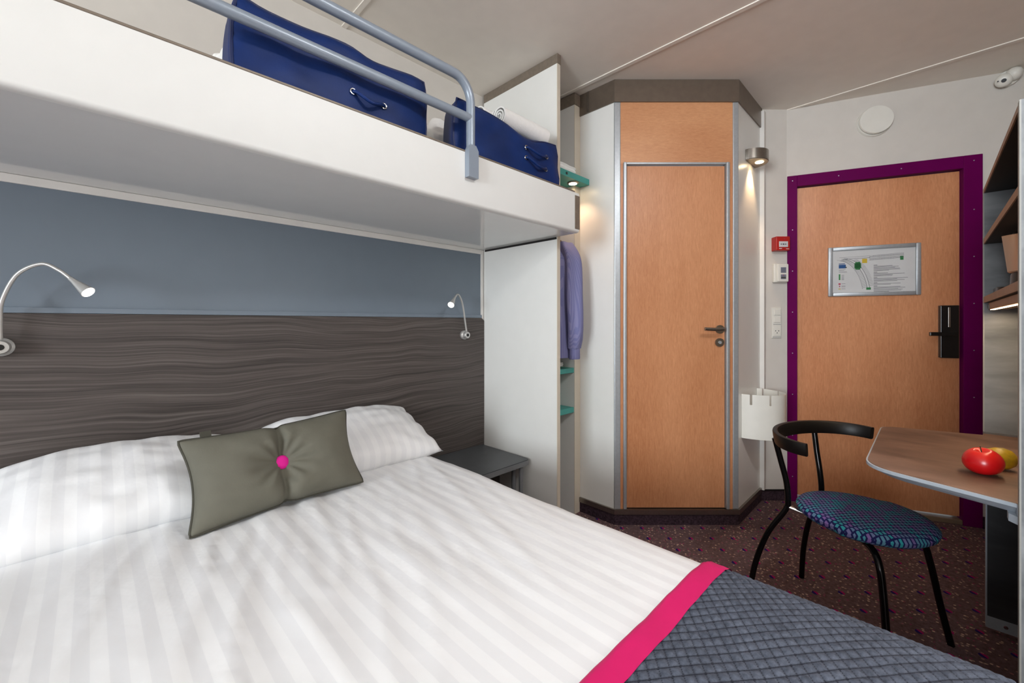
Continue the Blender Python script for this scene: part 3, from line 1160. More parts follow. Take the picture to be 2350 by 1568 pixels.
def bed_surface(s, t, off):
    x, dx, nx, nzv = across(s)
    y, dy, ny = along(t)
    z = BTOP - max(dx, dy)
    n = Vector((nx, ny, max(0.0, nzv if dx >= dy else 1 - abs(ny))))
    if n.length < 1e-6:
        n = Vector((0, 0, 1))
    n.normalize()
    crown = 0.012 * (1 - min(1, abs(x) / bhw) ** 4) if dx == 0 else 0.0
    p = Vector((bcx + x, y, z + crown))
    return p + n * (off + wrinkle(p.x, p.y))


LEN = WY - 0.035 - FOOT - RAD + RAD * math.pi / 2 + 0.22
bm = NB()
NU, NV = 150, 130
outer = [[bm.verts.new(bed_surface(-ARC + 2 * ARC * i / NU, LEN * j / NV, 0.0)) for j in range(NV + 1)] for i in range(NU + 1)]
for i in range(NU):
    for j in range(NV):
        bm.faces.new((outer[i][j], outer[i + 1][j], outer[i + 1][j + 1], outer[i][j + 1]))
dv = emesh('duvet', bm, 'satin', None, True, angle=180)
props(dv, 'white striped satin duvet spread over the double bed', 'duvet')
md = dv.modifiers.new('thickness', 'SOLIDIFY')
md.thickness = 0.02
md.offset = -1 if True else 1

# bed runner: slate quilt with a pink border
TH0 = WY - 0.035 - 0.392            # start of the pink border measured from the headboard
TH1 = WY - 0.035 - 0.338
run = thing('bed_runner', (bcx, 0.1, 0.3), 'slate grey diamond-quilted bed runner with a pink border at the foot of the bed', 'blanket')
ARC2 = ARC - 0.03


def quilt(s, t):
    a = (s * 0.616 + t * 0.788) / 0.0185
    b = (s * 0.616 - t * 0.788) / 0.0185
    return min(abs(math.sin(a * math.pi)), abs(math.sin(b * math.pi)))


bm = NB()
lay = bm.verts.layers.float.new('quilting')
NU2, NV2 = 900, 260
V = [[None] * (NV2 + 1) for _ in range(NU2 + 1)]
for i in range(NU2 + 1):
    s = -ARC2 + 2 * ARC2 * i / NU2
    for j in range(NV2 + 1):
        t = TH1 - 0.004 + (LEN - 0.01 - TH1) * j / NV2
        q = quilt(s, t)
        vv = bm.verts.new(bed_surface(s, t, 0.006 + 0.0048 * q ** 0.6))
        vv[lay] = q
        V[i][j] = vv
for i in range(NU2):
    for j in range(NV2):
        bm.faces.new((V[i][j], V[i + 1][j], V[i + 1][j + 1], V[i][j + 1]))
emesh('quilted_field', bm, 'quilt', run, True, angle=180)
bm = NB()


def edgewave(s, k):
    return 0.004 * nz(s * 6, 3.3 + k) + (0.012 if False else 0.0)


V = grid(bm, lambda u, v: bed_surface(-ARC2 + 2 * ARC2 * u, TH0 + edgewave(u * 3, 0) + (TH1 - TH0) * v, 0.0128 + 0.0004 * math.sin(u * 190 + 14 * v) - 0.0065 * max(0.0, 1 - 2 * v) ** 6), 240, 10)
emesh('border', bm, 'pink', run, True, label='pink satin border', angle=180)


# pillows and cushion
def pillow_mesh(w, h, t, org, ex, ey, en, nu=40, nv=30, pinch=0.06, fn=None, power=0.42):
    bm = NB()
    ex, ey, en = (Vector(q).normalized() for q in (ex, ey, en))
    org = Vector(org)

    def P(u, v, sgn):
        a, b = 2 * u - 1, 2 * v - 1
        x = a * w / 2 * (1 - pinch * (1 - b * b) * a * a)
        y = b * h / 2 * (1 - pinch * (1 - a * a) * b * b)
        k = max(0.0, (1 - a * a) * (1 - b * b)) ** power
        d = sgn * t / 2 * k
        if fn:
            x, y, d = fn(a, b, sgn, x, y, d)
        return org + ex * x + ey * y + en * d
    top = [[bm.verts.new(P(i / nu, j / nv, 1)) for j in range(nv + 1)] for i in range(nu + 1)]
    bot = [[(top[i][j] if i in (0, nu) or j in (0, nv) else bm.verts.new(P(i / nu, j / nv, -1))) for j in range(nv + 1)] for i in range(nu + 1)]
    for i in range(nu):
        for j in range(nv):
            bm.faces.new((top[i][j], top[i + 1][j], top[i + 1][j + 1], top[i][j + 1]))
            q = (bot[i][j], bot[i][j + 1], bot[i + 1][j + 1], bot[i + 1][j])
            if len(set(q)) == 4:
                try:
                    bm.faces.new(q)
                except ValueError:
                    pass
    return bm, P


def sleeping_pillow(cx, w, tilt, label, seed, droop, yc=1.716, zc=0.650, yaw=0.0):
    ex = Vector((math.cos(yaw), math.sin(yaw), 0))
    ey = Vector((-math.sin(yaw) * math.cos(tilt), math.cos(yaw) * math.cos(tilt), math.sin(tilt)))
    en = ex.cross(ey)

    def fn(a, b, s, x, y, d):
        d *= 1 + 0.12 * nz(a * 1.5 + seed, b * 1.5, s)
        d += 0.007 * nz(a * 5 + seed, b * 4, 7 + s) * (1 - a ** 8)
        # creases that run in from the open end and the corners
        d += 0.006 * math.sin(b * 13 + seed) * max(0, abs(a) - 0.6) * 2 * (1 if s > 0 else .3)
        y += 0.008 * nz(a * 3 + seed, b)
        d -= droop * (1.0 if a < 0 else 0.35) * abs(a) ** 3 * (0.35 + 0.65 * (b + 1) / 2)
        return x, y, d
    bm, P = pillow_mesh(w, 0.385, 0.165, (cx, yc, zc), ex, ey, en, 48, 34, 0.05, fn, 0.40)
    o = emesh('pillow', bm, 'satin', None, True, angle=180)
    return props(o, label, 'pillow', 'white bed pillows')


sleeping_pillow(0.050, 0.66, 0.40, 'white striped pillow left of the olive cushion', 1.7, 0.075)
sleeping_pillow(0.765, 0.70, 0.40, 'white pillow on the wardrobe side behind the olive cushion', 4.4, 0.040)

cu = thing('cushion', (0.43, 1.45, 0.57), 'olive grey cushion with a magenta centre button leaning on the pillows', 'cushion')
CO = Vector((0.428, 1.468, 0.690))
cex = Vector((0.999, 0.03, 0.030))
cey = Vector((-0.02, 0.46, 0.888))
cex.normalize()
cey = (cey - cex * cey.dot(cex)).normalized()
cen = cex.cross(cey)          # points out towards the room (-y)
if cen.y > 0:
    cen = -cen


def cfn(a, b, s, x, y, d):
    crease = math.exp(-(a / 0.075) ** 2)
    dim = math.exp(-((a / 0.34) ** 2 + (b / 0.42) ** 2))
    line = math.exp(-((a - 0.03 * b) / 0.030) ** 2)
    d *= (1 - 0.34 * crease - 0.26 * line) * (1 - 0.60 * dim)
    rc = 1 - 0.022 * (a * b) ** 12
    x *= rc
    y *= rc
    an = math.atan2(b * 0.6, a)
    rr = math.hypot(a, b * 0.6)
    d += s * 0.004 * math.sin(an * 11) * math.exp(-((rr - 0.22) / 0.16) ** 2)
    d += s * 0.004 * nz(a * 3.5, b * 3.0, 2.0) * (1 - a ** 6) * (1 - b ** 6)
    y *= 1 - 0.05 * crease - 0.03 * line
    return x, y, d


bm, CP = pillow_mesh(0.50, 0.270, 0.135, CO, cex, cey, cen, 96, 56, 0.10, cfn, 0.45)
cb = emesh('cushion_cover', bm, 'cushion', cu, True, angle=180)
ring = [CP(k / 40, 0, 1) for k in range(40)] + [CP(1, k / 24, 1) for k in range(24)] + [CP(1 - k / 40, 1, 1) for k in range(40)] + [CP(0, 1 - k / 24, 1) for k in range(24)]
emesh('piping', tube(NB(), ring, 0.0038, 8, closed=True), 'cushion_piping', cu, True)
bpt = CP(0.5, 0.5, 1) + cen * 0.007
bm = NB()
lathe(bm, [(0.015, -0.004), (0.0210, 0.000), (0.0214, 0.003), (0.0185, 0.0065), (0.011, 0.0085), (0.001, 0.0092)], bpt, cen)
emesh('button', bm, 'button', cu, True, label='magenta fabric button')
tg = CP(0.14, 1.0, 1)
bm = NB()
hexa(bm, [tg + cex * (-0.014) + cen * -0.001, tg + cex * 0.014 + cen * -0.001, tg + cex * 0.014 + cen * 0.001, tg + cex * -0.014 + cen * 0.001,
          tg + cex * (-0.014) + cey * 0.020 + cen * -0.001, tg + cex * 0.014 + cey * 0.020 + cen * -0.001, tg + cex * 0.014 + cey * 0.020 + cen * 0.001, tg + cex * -0.014 + cey * 0.020 + cen * 0.001])
emesh('label_tag', bm, 'cushion_piping', cu)

# nightstand
ns = thing('nightstand', (1.42, 1.70, 0), 'low charcoal bedside table between the bed and the white wardrobe panel', 'bedside table')


def round_rect(x0, x1, y0, y1, r, corners=(1, 1, 1, 1), n=6):
    pts = []
    cs = [(x0 + r, y0 + r, math.pi, corners[0], (x0, y0)), (x1 - r, y0 + r, 1.5 * math.pi, corners[1], (x1, y0)), (x1 - r, y1 - r, 0, corners[2], (x1, y1)), (x0 + r, y1 - r, .5 * math.pi, corners[3], (x0, y1))]
    for cx_, cy_, a0, on, sharp in cs:
        if not on:
            pts.append(sharp)
            continue
        for k in range(n + 1):
            t = a0 + math.pi / 2 * k / n
            pts.append((cx_ + r * math.cos(t), cy_ + r * math.sin(t)))
    return pts


tp = emesh('top', prism(NB(), round_rect(1.17, 1.655, 1.510, 1.895, 0.025, (1, 1, 0, 0)), 0.396, 0.414), 'charcoal', ns)
emesh('edge_band', prism(NB(), round_rect(1.168, 1.657, 1.506, 1.895, 0.028, (1, 1, 0, 0)), 0.386, 0.410), 'nightstand_edge', ns)
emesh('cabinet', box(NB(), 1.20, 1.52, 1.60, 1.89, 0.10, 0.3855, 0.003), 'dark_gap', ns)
for xx, yy in ((1.607, 1.530), (1.607, 1.585), (1.22, 1.535)):
    emesh('leg', tube(NB(), [(xx, yy, 0.0), (xx, yy, 0.3858)], 0.011), 'nightstand_edge', ns, True)

# ------------------------------------------------------------------ added fill lamp, outside the camera's view, to even out the room light
M['opal'] = emit('fill_lamp_glow', (247, 250, 255), FILL_LAMP)
cl = thing('fill_lamp', (0.95, -0.60, 2.36), 'added round fill lamp under the ceiling, out of view, evening out the light', 'lamp')
emesh('fill_lamp_canopy', lathe(NB(), [(0.10, 0), (0.10, 0.028), (0.094, 0.031)], (0.95, -0.60, CZ - 0.032), n=40), 'white_plastic', cl, True)
emesh('fill_lamp_globe', lathe(NB(), [(0.004, 0.0), (0.09, 0.006), (0.155, 0.03), (0.185, 0.065), (0.18, 0.095), (0.15, 0.116), (0.10, 0.1195)], (0.95, -0.60, 2.36), n=40), 'opal', cl, True)

# ------------------------------------------------------------------ fittings by the doors
# half-round steel wall lamp on the cabin side
wlp = thing('wall_lamp', RB.p(0.232, 0.0, 2.10), 'half-round brushed steel wall lamp shining down on the cabin panel', 'lamp')


def halfround(fr, ac, ra, rb, n=28):
    pts = []
    for k in range(n + 1):
        t = math.pi * k / n
        q = fr.p(ac + ra * math.cos(t), 0.001 + rb * math.sin(t), 0)
        pts.append((q.x, q.y))
    return pts


LC = 0.232
LZ0, LZ1 = 2.098, 2.160
emesh('lamp_body', prism(NB(), halfround(RB, LC, 0.096, 0.096)[::-1], LZ0 + 0.004, LZ1, 0.002), 'steel', wlp, True)
emesh('lamp_underside', prism(NB(), halfround(RB, LC, 0.092, 0.092)[::-1], LZ0, LZ0 + 0.0035), 'brown_metal', wlp)
lq = RB.p(LC, 0.050, LZ0)
emesh('lamp_lens', lathe(NB(), [(0.022, -0.003), (0.022, -0.0005)], lq), 'warm_led', wlp)
wl_ = bpy.data.lights.new('wall_lamp_spot', 'SPOT')
wl_.energy = 8.0
wl_.color = (1.0, 0.66, 0.36)
wl_.spot_size = math.radians(82)
wl_.spot_blend = 0.8
wl_.shadow_soft_size = 0.012
wo = bpy.data.objects.new('wall_lamp_spot', wl_)
wo.parent = wlp
wo.location = RB.p(LC, 0.042, LZ0 - 0.008) - Vector(wlp.location)
wo.rotation_euler = Vector((0.0, 0.28, -1)).to_track_quat('-Z', 'Y').to_euler()
COL.objects.link(wo)

# half-round white paper bin on the cabin side
bn = thing('waste_bin', RB.p(0.215, 0.0, 0.475), 'white half-round wall-mounted waste bin with slotted rim beside the entrance door', 'waste bin')
bm = NB()
AC, RA, RBn, TH = 0.216, 0.152, 0.185, 0.004
n = 96
z0, z1, zs = 0.478, 0.730, 0.672


def arcp(k, off):
    t = math.pi * (1 - k / n)
    return RB.p(AC + (RA - off) * math.cos(t), 0.001 + (RBn - off) * math.sin(t), 0)


slots = set()
for c in (7, 24, 72, 89):
    slots |= {c, c + 1}
for k in range(n):
    a, b, c, d = arcp(k, 0), arcp(k + 1, 0), arcp(k + 1, TH), arcp(k, TH)
    zt = zs if k in slots else z1
    hexa(bm, [(q.x, q.y, z0) for q in (a, b, c, d)] + [(q.x, q.y, zt) for q in (a, b, c, d)])
bmesh.ops.remove_doubles(bm, verts=bm.verts[:], dist=1e-5)
emesh('bin_wall', bm, 'white_plastic', bn)
emesh('bin_bottom', prism(NB(), halfround(RB, AC, RA - TH, RBn - TH)[::-1], z0, z0 + 0.004), 'white_plastic', bn)

# red fire alarm call point
la = lambda u: (u - 1175) / 963.0 * 2.697 - D0.dot(RT)
fa = thing('fire_alarm', SEG.p(la(1786), 0, 1.595), 'red fire alarm call point on the wall beside the purple frame', 'fire alarm')
a = la(1786)
emesh('alarm_box', SEG.box(NB(), a - 0.044, a + 0.044, 0.001, 0.052, 1.597, 1.686, 0.004), 'red', fa)
emesh('alarm_plate', SEG.box(NB(), a - 0.027, a + 0.030, 0.0515, 0.0535, 1.618, 1.654, 0.001), 'paper', fa)
bm = NB()
SEG.disc(bm, a + 0.001, 1.636, 0.0045, 0.0536, 0.0542, 12)
for sg in (-1, 1):
    SEG.box(bm, a + 0.001 + sg * 0.010 - 0.001 * 0, a + 0.001 + sg * 0.020, 0.0536, 0.0542, 1.6345, 1.6375)
    q = [SEG.p(a + 0.001 + sg * 0.0075, 0.0542, 1.636), SEG.p(a + 0.001 + sg * 0.0125, 0.0542, 1.641), SEG.p(a + 0.001 + sg * 0.0125, 0.0542, 1.631)]
    bm.faces.new([bm.verts.new(x) for x in q])
props(emesh('alarm_symbol', bm, 'print_dark', fa), kind='stuff')
emesh('alarm_lamp', SEG.disc(NB(), a + 0.008, 1.670, 0.004, 0.0515, 0.0535, 12), 'print_red', fa)
bm = NB()
SEG.box(bm, a - 0.026, a - 0.008, 0.0518, 0.0526, 1.606, 1.611)
SEG.box(bm, a + 0.018, a + 0.036, 0.0518, 0.0526, 1.605, 1.609)
props(emesh('alarm_lettering', bm, 'paper', fa), kind='stuff')

# key-card switch
ks = thing('card_switch', SEG.p(la(1787), 0, 1.40), 'white key-card power switch with grey print under the fire alarm', 'switch')
a = la(1787)
emesh('switch_box', SEG.box(NB(), a - 0.044, a + 0.044, 0.001, 0.026, 1.397, 1.518, 0.006), 'white_plastic', ks)
fc = emesh('switch_cover', SEG.box(NB(), a - 0.028, a + 0.043, 0.0262, 0.036, 1.401, 1.514, 0.005), 'white_plastic', ks)
emesh('card_print', SEG.box(NB(), a - 0.008, a + 0.026, 0.0362, 0.0366, 1.457, 1.493), 'grey_print', fc)
emesh('card_print', SEG.box(NB(), a - 0.008, a + 0.026, 0.0362, 0.0366, 1.417, 1.447), 'grey_print', fc)
bm = NB()
for k in range(3):
    SEG.box(bm, a - 0.006, a + 0.024, 0.0367, 0.037, 1.462 + 0.010 * k, 1.464 + 0.010 * k)
SEG.box(bm, a - 0.006, a + 0.024, 0.0367, 0.037, 1.422, 1.432)
props(emesh('print_lines', bm, 'print_dark', fc), kind='stuff')
emesh('print_dot', SEG.disc(NB(), a + 0.009, 1.443, 0.003, 0.0367, 0.037, 10), 'print_red', fc)

# light switch over a socket
sk = thing('socket_plate', SEG.p(la(1781), 0, 1.04), 'white light switch above a power socket in one tall plate', 'socket')
a = la(1781)
emesh('plate', SEG.box(NB(), a - 0.030, a + 0.030, 0.001, 0.009, 1.041, 1.238, 0.002), 'white_plastic', sk)
emesh('rocker', SEG.box(NB(), a - 0.019, a + 0.024, 0.009, 0.014, 1.188, 1.226, 0.002), 'white_plastic', sk)
emesh('rocker', SEG.box(NB(), a - 0.019, a + 0.024, 0.009, 0.014, 1.142, 1.180, 0.002), 'white_plastic', sk)
sf = emesh('socket_face', SEG.box(NB(), a - 0.023, a + 0.026, 0.009, 0.012, 1.056, 1.120, 0.002), 'white_plastic', sk)
for da, dz in ((-0.010, 0.002), (0.010, 0.002), (0.0, -0.011)):
    emesh('socket_hole', SEG.disc(NB(), a + 0.001 + da, 1.086 + dz, 0.0032, 0.0121, 0.0124, 12), 'print_dark', sf)
bm = NB()
SEG.box(bm, a - 0.022, a + 0.026, 0.009, 0.0096, 1.128, 1.1305)
SEG.box(bm, a - 0.026, a + 0.027, 0.009, 0.0096, 1.047, 1.0495)
props(emesh('plate_groove', bm, 'print_grey', sk), kind='stuff')

# round valve cover over the entrance door
vc = thing('round_vent', ENT.p(0.453, 0, 2.26), 'flat round white vent cover on the wall above the entrance door', 'vent')
emesh('vent_ring', ENT.disc(NB(), 0.447, 2.345, 0.087, 0.001, 0.012, 40, 0.083), 'white_plastic', vc, True)
emesh('vent_neck', ENT.disc(NB(), 0.449, 2.349, 0.060, 0.0121, 0.024, 40), 'print_grey', vc)
emesh('vent_disc', ENT.disc(NB(), 0.449, 2.349, 0.083, 0.0242, 0.034, 40, 0.080), 'white_plastic', vc, True)

# detector in the corner under the ceiling
dt = thing('ceiling_detector', ENT.p(1.010, 0.05, 2.40), 'small white detector head with a black eye on the wall under the ceiling', 'detector')
emesh('detector_mount', ENT.disc(NB(), 1.020, 2.470, 0.040, 0.001, 0.022, 32, 0.040), 'white_plastic', dt, True)
bm = NB()
c_ = ENT.p(1.030, 0.045, 2.477)
lathe(bm, [(0.002, -0.034), (0.018, -0.030), (0.030, -0.014), (0.033, 0.004), (0.028, 0.020), (0.014, 0.030), (0.002, 0.033)], c_, (0, 0, 1))
emesh('detector_ball', bm, 'white_plastic', dt, True)
ax = (EN * 0.8 - EU * 0.35 + Vector((0, 0, -0.35))).normalized()
hq = ENT.p(0.995, 0.030, 2.456)
hd = emesh('detector_head', lathe(NB(), [(0.032, 0), (0.034, 0.018), (0.026, 0.030), (0.016, 0.034)], hq, ax), 'white_plastic', dt, True)
emesh('detector_eye', lathe(NB(), [(0.010, 0.0345), (0.009, 0.037)], hq, ax), 'black', hd)
emesh('detector_led', lathe(NB(), [(0.0035, 0.026), (0.003, 0.0335)], hq - EU * 0.023 + ax * 0.003, ax, 10), 'print_dark', hd)

# framed escape plan on the entrance door
b0 = -0.0238
T0, T1, Z0, Z1 = 0.2232, 0.6696, 1.303, 1.609
ef = thing('escape_plan', ENT.p(0.446, b0, Z0), 'silver-framed escape plan hung on the entrance door', 'sign')
FWd = 0.024
for nm, (a0, a1, q0, q1) in dict(l=(T0, T0 + FWd, Z0, Z1), r=(T1 - FWd, T1, Z0, Z1), b=(T0 + FWd, T1 - FWd, Z0, Z0 + FWd), t=(T0 + FWd, T1 - FWd, Z1 - FWd, Z1)).items():
    emesh('frame_rail', ENT.box(NB(), a0, a1, b0, b0 + 0.014, q0, q1, 0.005), 'alu', ef, True)
emesh('sheet', ENT.box(NB(), T0 + FWd - .002, T1 - FWd + .002, b0 + 0.001, b0 + 0.004, Z0 + FWd - .002, Z1 - FWd + .002), 'paper', ef)
PW, PH = T1 - T0, Z1 - Z0
pr = NB()
PB = b0 + 0.0042


def pq(u, v):
    """position on the sheet as fractions of the framed sign, from its upper left"""
    return T0 + PW * u, Z1 - PH * v


def pbar(u0, v0, u1, v1, th, mi):
    a0, q0 = pq(u0, v0)
    a1, q1 = pq(u1, v1)
    d = Vector((a1 - a0, q1 - q0))
    if d.length < 1e-6:
        return
    nrm = Vector((-d.y, d.x)).normalized() * th * 0.62
    vs = [ENT.p(a0 + nrm.x, PB, q0 + nrm.y), ENT.p(a1 + nrm.x, PB, q1 + nrm.y), ENT.p(a1 - nrm.x, PB, q1 - nrm.y), ENT.p(a0 - nrm.x, PB, q0 - nrm.y)]
    f = pr.faces.new([pr.verts.new(x) for x in vs])
    f.material_index = mi


def prect(u0, v0, u1, v1, mi):
    pbar(u0, (v0 + v1) / 2, u1, (v0 + v1) / 2, abs(v1 - v0) * PH, mi)


G, DK, GN, BL, YL, RD = range(6)
# straight wing: double row of rooms along a corridor
for r_, v in ((0, 0.205), (1, 0.235), (2, 0.262), (3, 0.292)):
    pbar(0.46 if r_ else 0.50, v - 0.003, 0.83, v - 0.030, 0.0011, DK if r_ in (1, 2) else G)
for k in range(30):
    u = 0.47 + 0.0122 * k
    pbar(u, 0.200 - 0.0005 * k, u, 0.236 - 0.0008 * k, 0.0012, G)
    pbar(u, 0.262 - 0.0008 * k, u, 0.296 - 0.0009 * k, 0.0012, G)
pbar(0.13, 0.215, 0.47, 0.205, 0.0012, G)
pbar(0.20, 0.250, 0.47, 0.240, 0.0016, DK)
# curved wing
pts_i, pts_o, pts_c, pts_d = [], [], [], []
for k in range(34):
    t = k / 33
    u = 0.155 + 0.285 * math.sin(t * 1.35) / math.sin(1.35)
    v = 0.245 + 0.595 * (1 - math.cos(t * 1.35)) / (1 - math.cos(1.35))
    pts_c.append((u, v))
for k in range(33):
    (ua, va), (ub, vb) = pts_c[k], pts_c[k + 1]
    pbar(ua, va, ub, vb, 0.0016, DK)
    pbar(ua + 0.026, va - 0.010, ub + 0.026, vb - 0.010, 0.0016, DK)
    pbar(ua - 0.05, va + 0.02, ub - 0.05, vb + 0.02, 0.0010, G)
    if k > 2:
        pbar(ua - 0.052, va + 0.032, ua - 0.004, va + 0.004, 0.0013, G)
    if k > 8:
        pbar(ua + 0.030, va - 0.012, ua + 0.072, va - 0.030, 0.0013, G)
prect(0.31, 0.33, 0.365, 0.455, GN)
pbar(0.30, 0.39, 0.375, 0.39, 0.026, GN)
prect(0.385, 0.265, 0.44, 0.335, YL)
prect(0.79, 0.245, 0.825, 0.305, GN)
prect(0.43, 0.835, 0.48, 0.872, GN)
# legend with a blue picture
prect(0.125, 0.335, 0.195, 0.347, BL)
prect(0.125, 0.365, 0.205, 0.425, BL)
prect(0.198, 0.405, 0.215, 0.425, DK)
for v in (0.455, 0.475, 0.495, 0.515):
    pbar(0.125, v, 0.205 + 0.02 * math.sin(v * 90), v, 0.0014, G)
prect(0.125, 0.56, 0.143, 0.655, GN)
for v in (0.57, 0.60, 0.63, 0.66):
    pbar(0.155, v, 0.185, v, 0.0022, DK if v > .62 else G)
prect(0.122, 0.735, 0.146, 0.76, RD)
prect(0.128, 0.785, 0.141, 0.805, RD)
prect(0.122, 0.842, 0.146, 0.855, YL)
for v in (0.745, 0.788, 0.805, 0.847):
    pbar(0.155, v, 0.20, v, 0.0016, G)
# paragraphs
random.seed(3)
v = 0.395
for para, n_ in ((0, 6), (1, 4), (2, 4), (3, 2), (4, 6)):
    pbar(0.51, v, 0.55, v, 0.0022, DK)
    v += 0.021
    for k in range(n_):
        pbar(0.51, v, 0.66 + 0.21 * random.random(), v - 0.004, 0.0019, G)
        v += 0.0185
    v += 0.008
props(emesh('plan_print', pr, ['print_grey', 'print_dark', 'print_green', 'print_blue', 'print_yellow', 'print_red'], ef, label='printed floor plan with text'), kind='stuff')

# ------------------------------------------------------------------ desk unit on the right
UF = -0.143                    # front of the unit
UX0, UX1 = 1.462, 2.345        # near panel outer face, far panel inner face
UT = 1.638
un = thing('desk_unit', (1.9, -0.30, 0), 'grey concrete-look shelf unit with a brown desk top beside the entrance', 'desk')
M['charcoal_panel'] = mat_concrete('charcoal_modesty_laminate', (44, 44, 46), (66, 66, 68))
fp_ = emesh('side_panel', box(NB(), UX1, UX1 + 0.018, SY + 0.001, UF - 0.003, 0.735, UT - 0.001), 'concrete', un)
emesh('edging', box(NB(), UX1, UX1 + 0.018, UF - 0.003, UF, 0.735, UT - 0.001), 'unit_edge', fp_)
lp = emesh('leg_panel', box(NB(), UX1, UX1 + 0.018, SY + 0.001, UF - 0.010, 0.055, 0.7), 'charcoal_panel', un, label='charcoal panel under the desk')
emesh('edging', box(NB(), UX1, UX1 + 0.018, UF - 0.010, UF - 0.006, 0.012, 0.7), 'desk_edge', lp)
ft = emesh('foot_rail', box(NB(), UX1 - 0.002, UX1 + 0.018, SY + 0.001, UF - 0.010, 0.012, 0.055), 'desk_edge', lp)
emesh('screw', lathe(NB(), [(0.006, 0), (0.006, 0.003)], (UX1 - 0.002, UF - 0.055, 0.034), (-1, 0, 0), 12), 'chrome', ft)
np_ = emesh('side_panel', box(NB(), UX0, UX0 + 0.022, SY + 0.001, UF - 0.003, 0.0, UT), 'concrete', un)
emesh('edging', box(NB(), UX0, UX0 + 0.022, UF - 0.003, UF, 0.0, UT), 'unit_edge', np_)
XI = UX0 + 0.0225
emesh('back_panel', box(NB(), XI, UX1 - 0.0005, SY + 0.001, SY + 0.012, 0.74, UT - 0.02), 'concrete', un)
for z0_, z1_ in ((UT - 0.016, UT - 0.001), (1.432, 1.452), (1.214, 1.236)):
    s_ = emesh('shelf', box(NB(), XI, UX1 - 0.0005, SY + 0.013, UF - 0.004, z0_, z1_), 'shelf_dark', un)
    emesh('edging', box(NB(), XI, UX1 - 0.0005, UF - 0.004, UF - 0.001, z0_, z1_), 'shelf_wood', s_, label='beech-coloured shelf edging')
lum = emesh('under_shelf_light', box(NB(), 1.52, UX1 - 0.010, UF - 0.060, UF - 0.012, 1.188, 1.2138, 0.003), 'shelf_wood', un, label='slim beech-coloured light under the shelf')
emesh('light_lens', box(NB(), 1.56, UX1 - 0.05, UF - 0.024, UF - 0.014, 1.1862, 1.1878), 'warm_strip', lum)
emesh('light_switch', box(NB(), UX1 - 0.050, UX1 - 0.020, UF - 0.0122, UF - 0.0098, 1.191, 1.206), 'black', lum)
la_ = area_light('desk_light', (1.94, UF - 0.04, 1.178), (0, 0, -1), 0.7, 0.03, 1.6, (1.0, 0.76, 0.5))
la_.parent = un
la_.location = Vector((1.94, UF - 0.04, 1.178)) - Vector(un.location)
# desk top with rounded corners and a chamfered pale edge
DZ = 0.728


def desk_outline(ins):
    pts = []
    near0, near1 = Vector((1.490 + ins, UF)), Vector((1.588 + ins, 0.136 - ins))
    far1, far0 = Vector((2.236 - ins, 0.136 - ins)), Vector((2.318 - ins, UF))

    def corner(p, a, b, r, n=8):
        da = (a - p).normalized()
        db = (b - p).normalized()
        for k in range(n + 1):
            t = k / n
            q = p + da * r * (1 - t) ** 2 + db * r * t ** 2
            pts.append((q.x, q.y))
    pts.append((XI + 0.0005, SY + 0.013))
    pts.append((UX1 - 0.001, SY + 0.013))
    pts.append((UX1 - 0.001, UF))
    pts.append((far0.x, UF + 0.001))
    corner(far1, far0, near1, 0.045)
    corner(near1, far1, near0, 0.085)
    pts.append((max(XI + 0.0005, near0.x), UF + 0.001))
    pts.append((XI + 0.0005, UF))
    return pts


dtop = emesh('desk_top', prism(NB(), desk_outline(0.004), DZ - 0.012, DZ), 'desk_top', un)
bm = NB()
po, pi_ = desk_outline(0.0), desk_outline(0.030)
zr = [(po, DZ - 0.0015), (po, DZ - 0.010), (pi_, DZ - 0.030)]
rings = [[bm.verts.new((x, y, z)) for x, y in pl] for pl, z in zr]
for A, Bq in zip(rings, rings[1:]):
    for k in range(len(A)):
        bm.faces.new((A[k], A[(k + 1) % len(A)], Bq[(k + 1) % len(A)], Bq[k]))
bm.faces.new(rings[0])
bm.faces.new(rings[-1][::-1])
emesh('desk_edge', bm, 'desk_edge', un, label='pale grey chamfered desk edge')
bm = NB()
prism(bm, [(1.505, UF + 0.012), (1.530, UF + 0.012), (1.510, UF - 0.20), (XI + .001, UF - 0.20), (XI + .001, UF - .001)], DZ - 0.048, DZ - 0.0302)
emesh('desk_bracket', bm, 'desk_edge', un)

# kettle, tray
kt = thing('kettle', (1.987, -0.241, 1.2362), 'steel kettle with a spout on the lower shelf of the desk unit', 'kettle')
emesh('kettle_foot', lathe(NB(), [(0.066, 0.012), (0.064, 0.05), (0.062, 0.056)], (1.987, -0.241, 1.236)), 'black', kt, True)
bm = NB()
lathe(bm, [(0.066, 0.056), (0.070, 0.060), (0.066, 0.168), (0.064, 0.172)], (1.987, -0.241, 1.236), n=36)
for v in bm.verts:
    r = Vector((v.co.x - 1.987, v.co.y + 0.241))
    an = math.atan2(r.y, r.x)
    k = math.exp(-((an - math.radians(85)) / 0.22) ** 2) * max(0, (v.co.z - 1.385) / 0.023)
    v.co.x += r.x * 0.28 * k
    v.co.y += r.y * 0.28 * k
emesh('kettle_body', bm, 'kettle', kt, True)
emesh('kettle_lid', lathe(NB(), [(0.062, 0.172), (0.058, 0.180), (0.012, 0.184), (0.010, 0.190)], (1.987, -0.241, 1.236)), 'black', kt, True)
emesh('kettle_handle', tube(NB(), spline([(1.985, -0.305, 1.395), (1.985, -0.345, 1.390), (1.985, -0.352, 1.340), (1.985, -0.335, 1.300), (1.985, -0.303, 1.298)], 6), 0.008), 'black', kt, True)
emesh('kettle_base', lathe(NB(), [(0.082, 0.0004), (0.082, 0.008), (0.070, 0.0115)], (1.987, -0.241, 1.236)), 'black', kt, True)
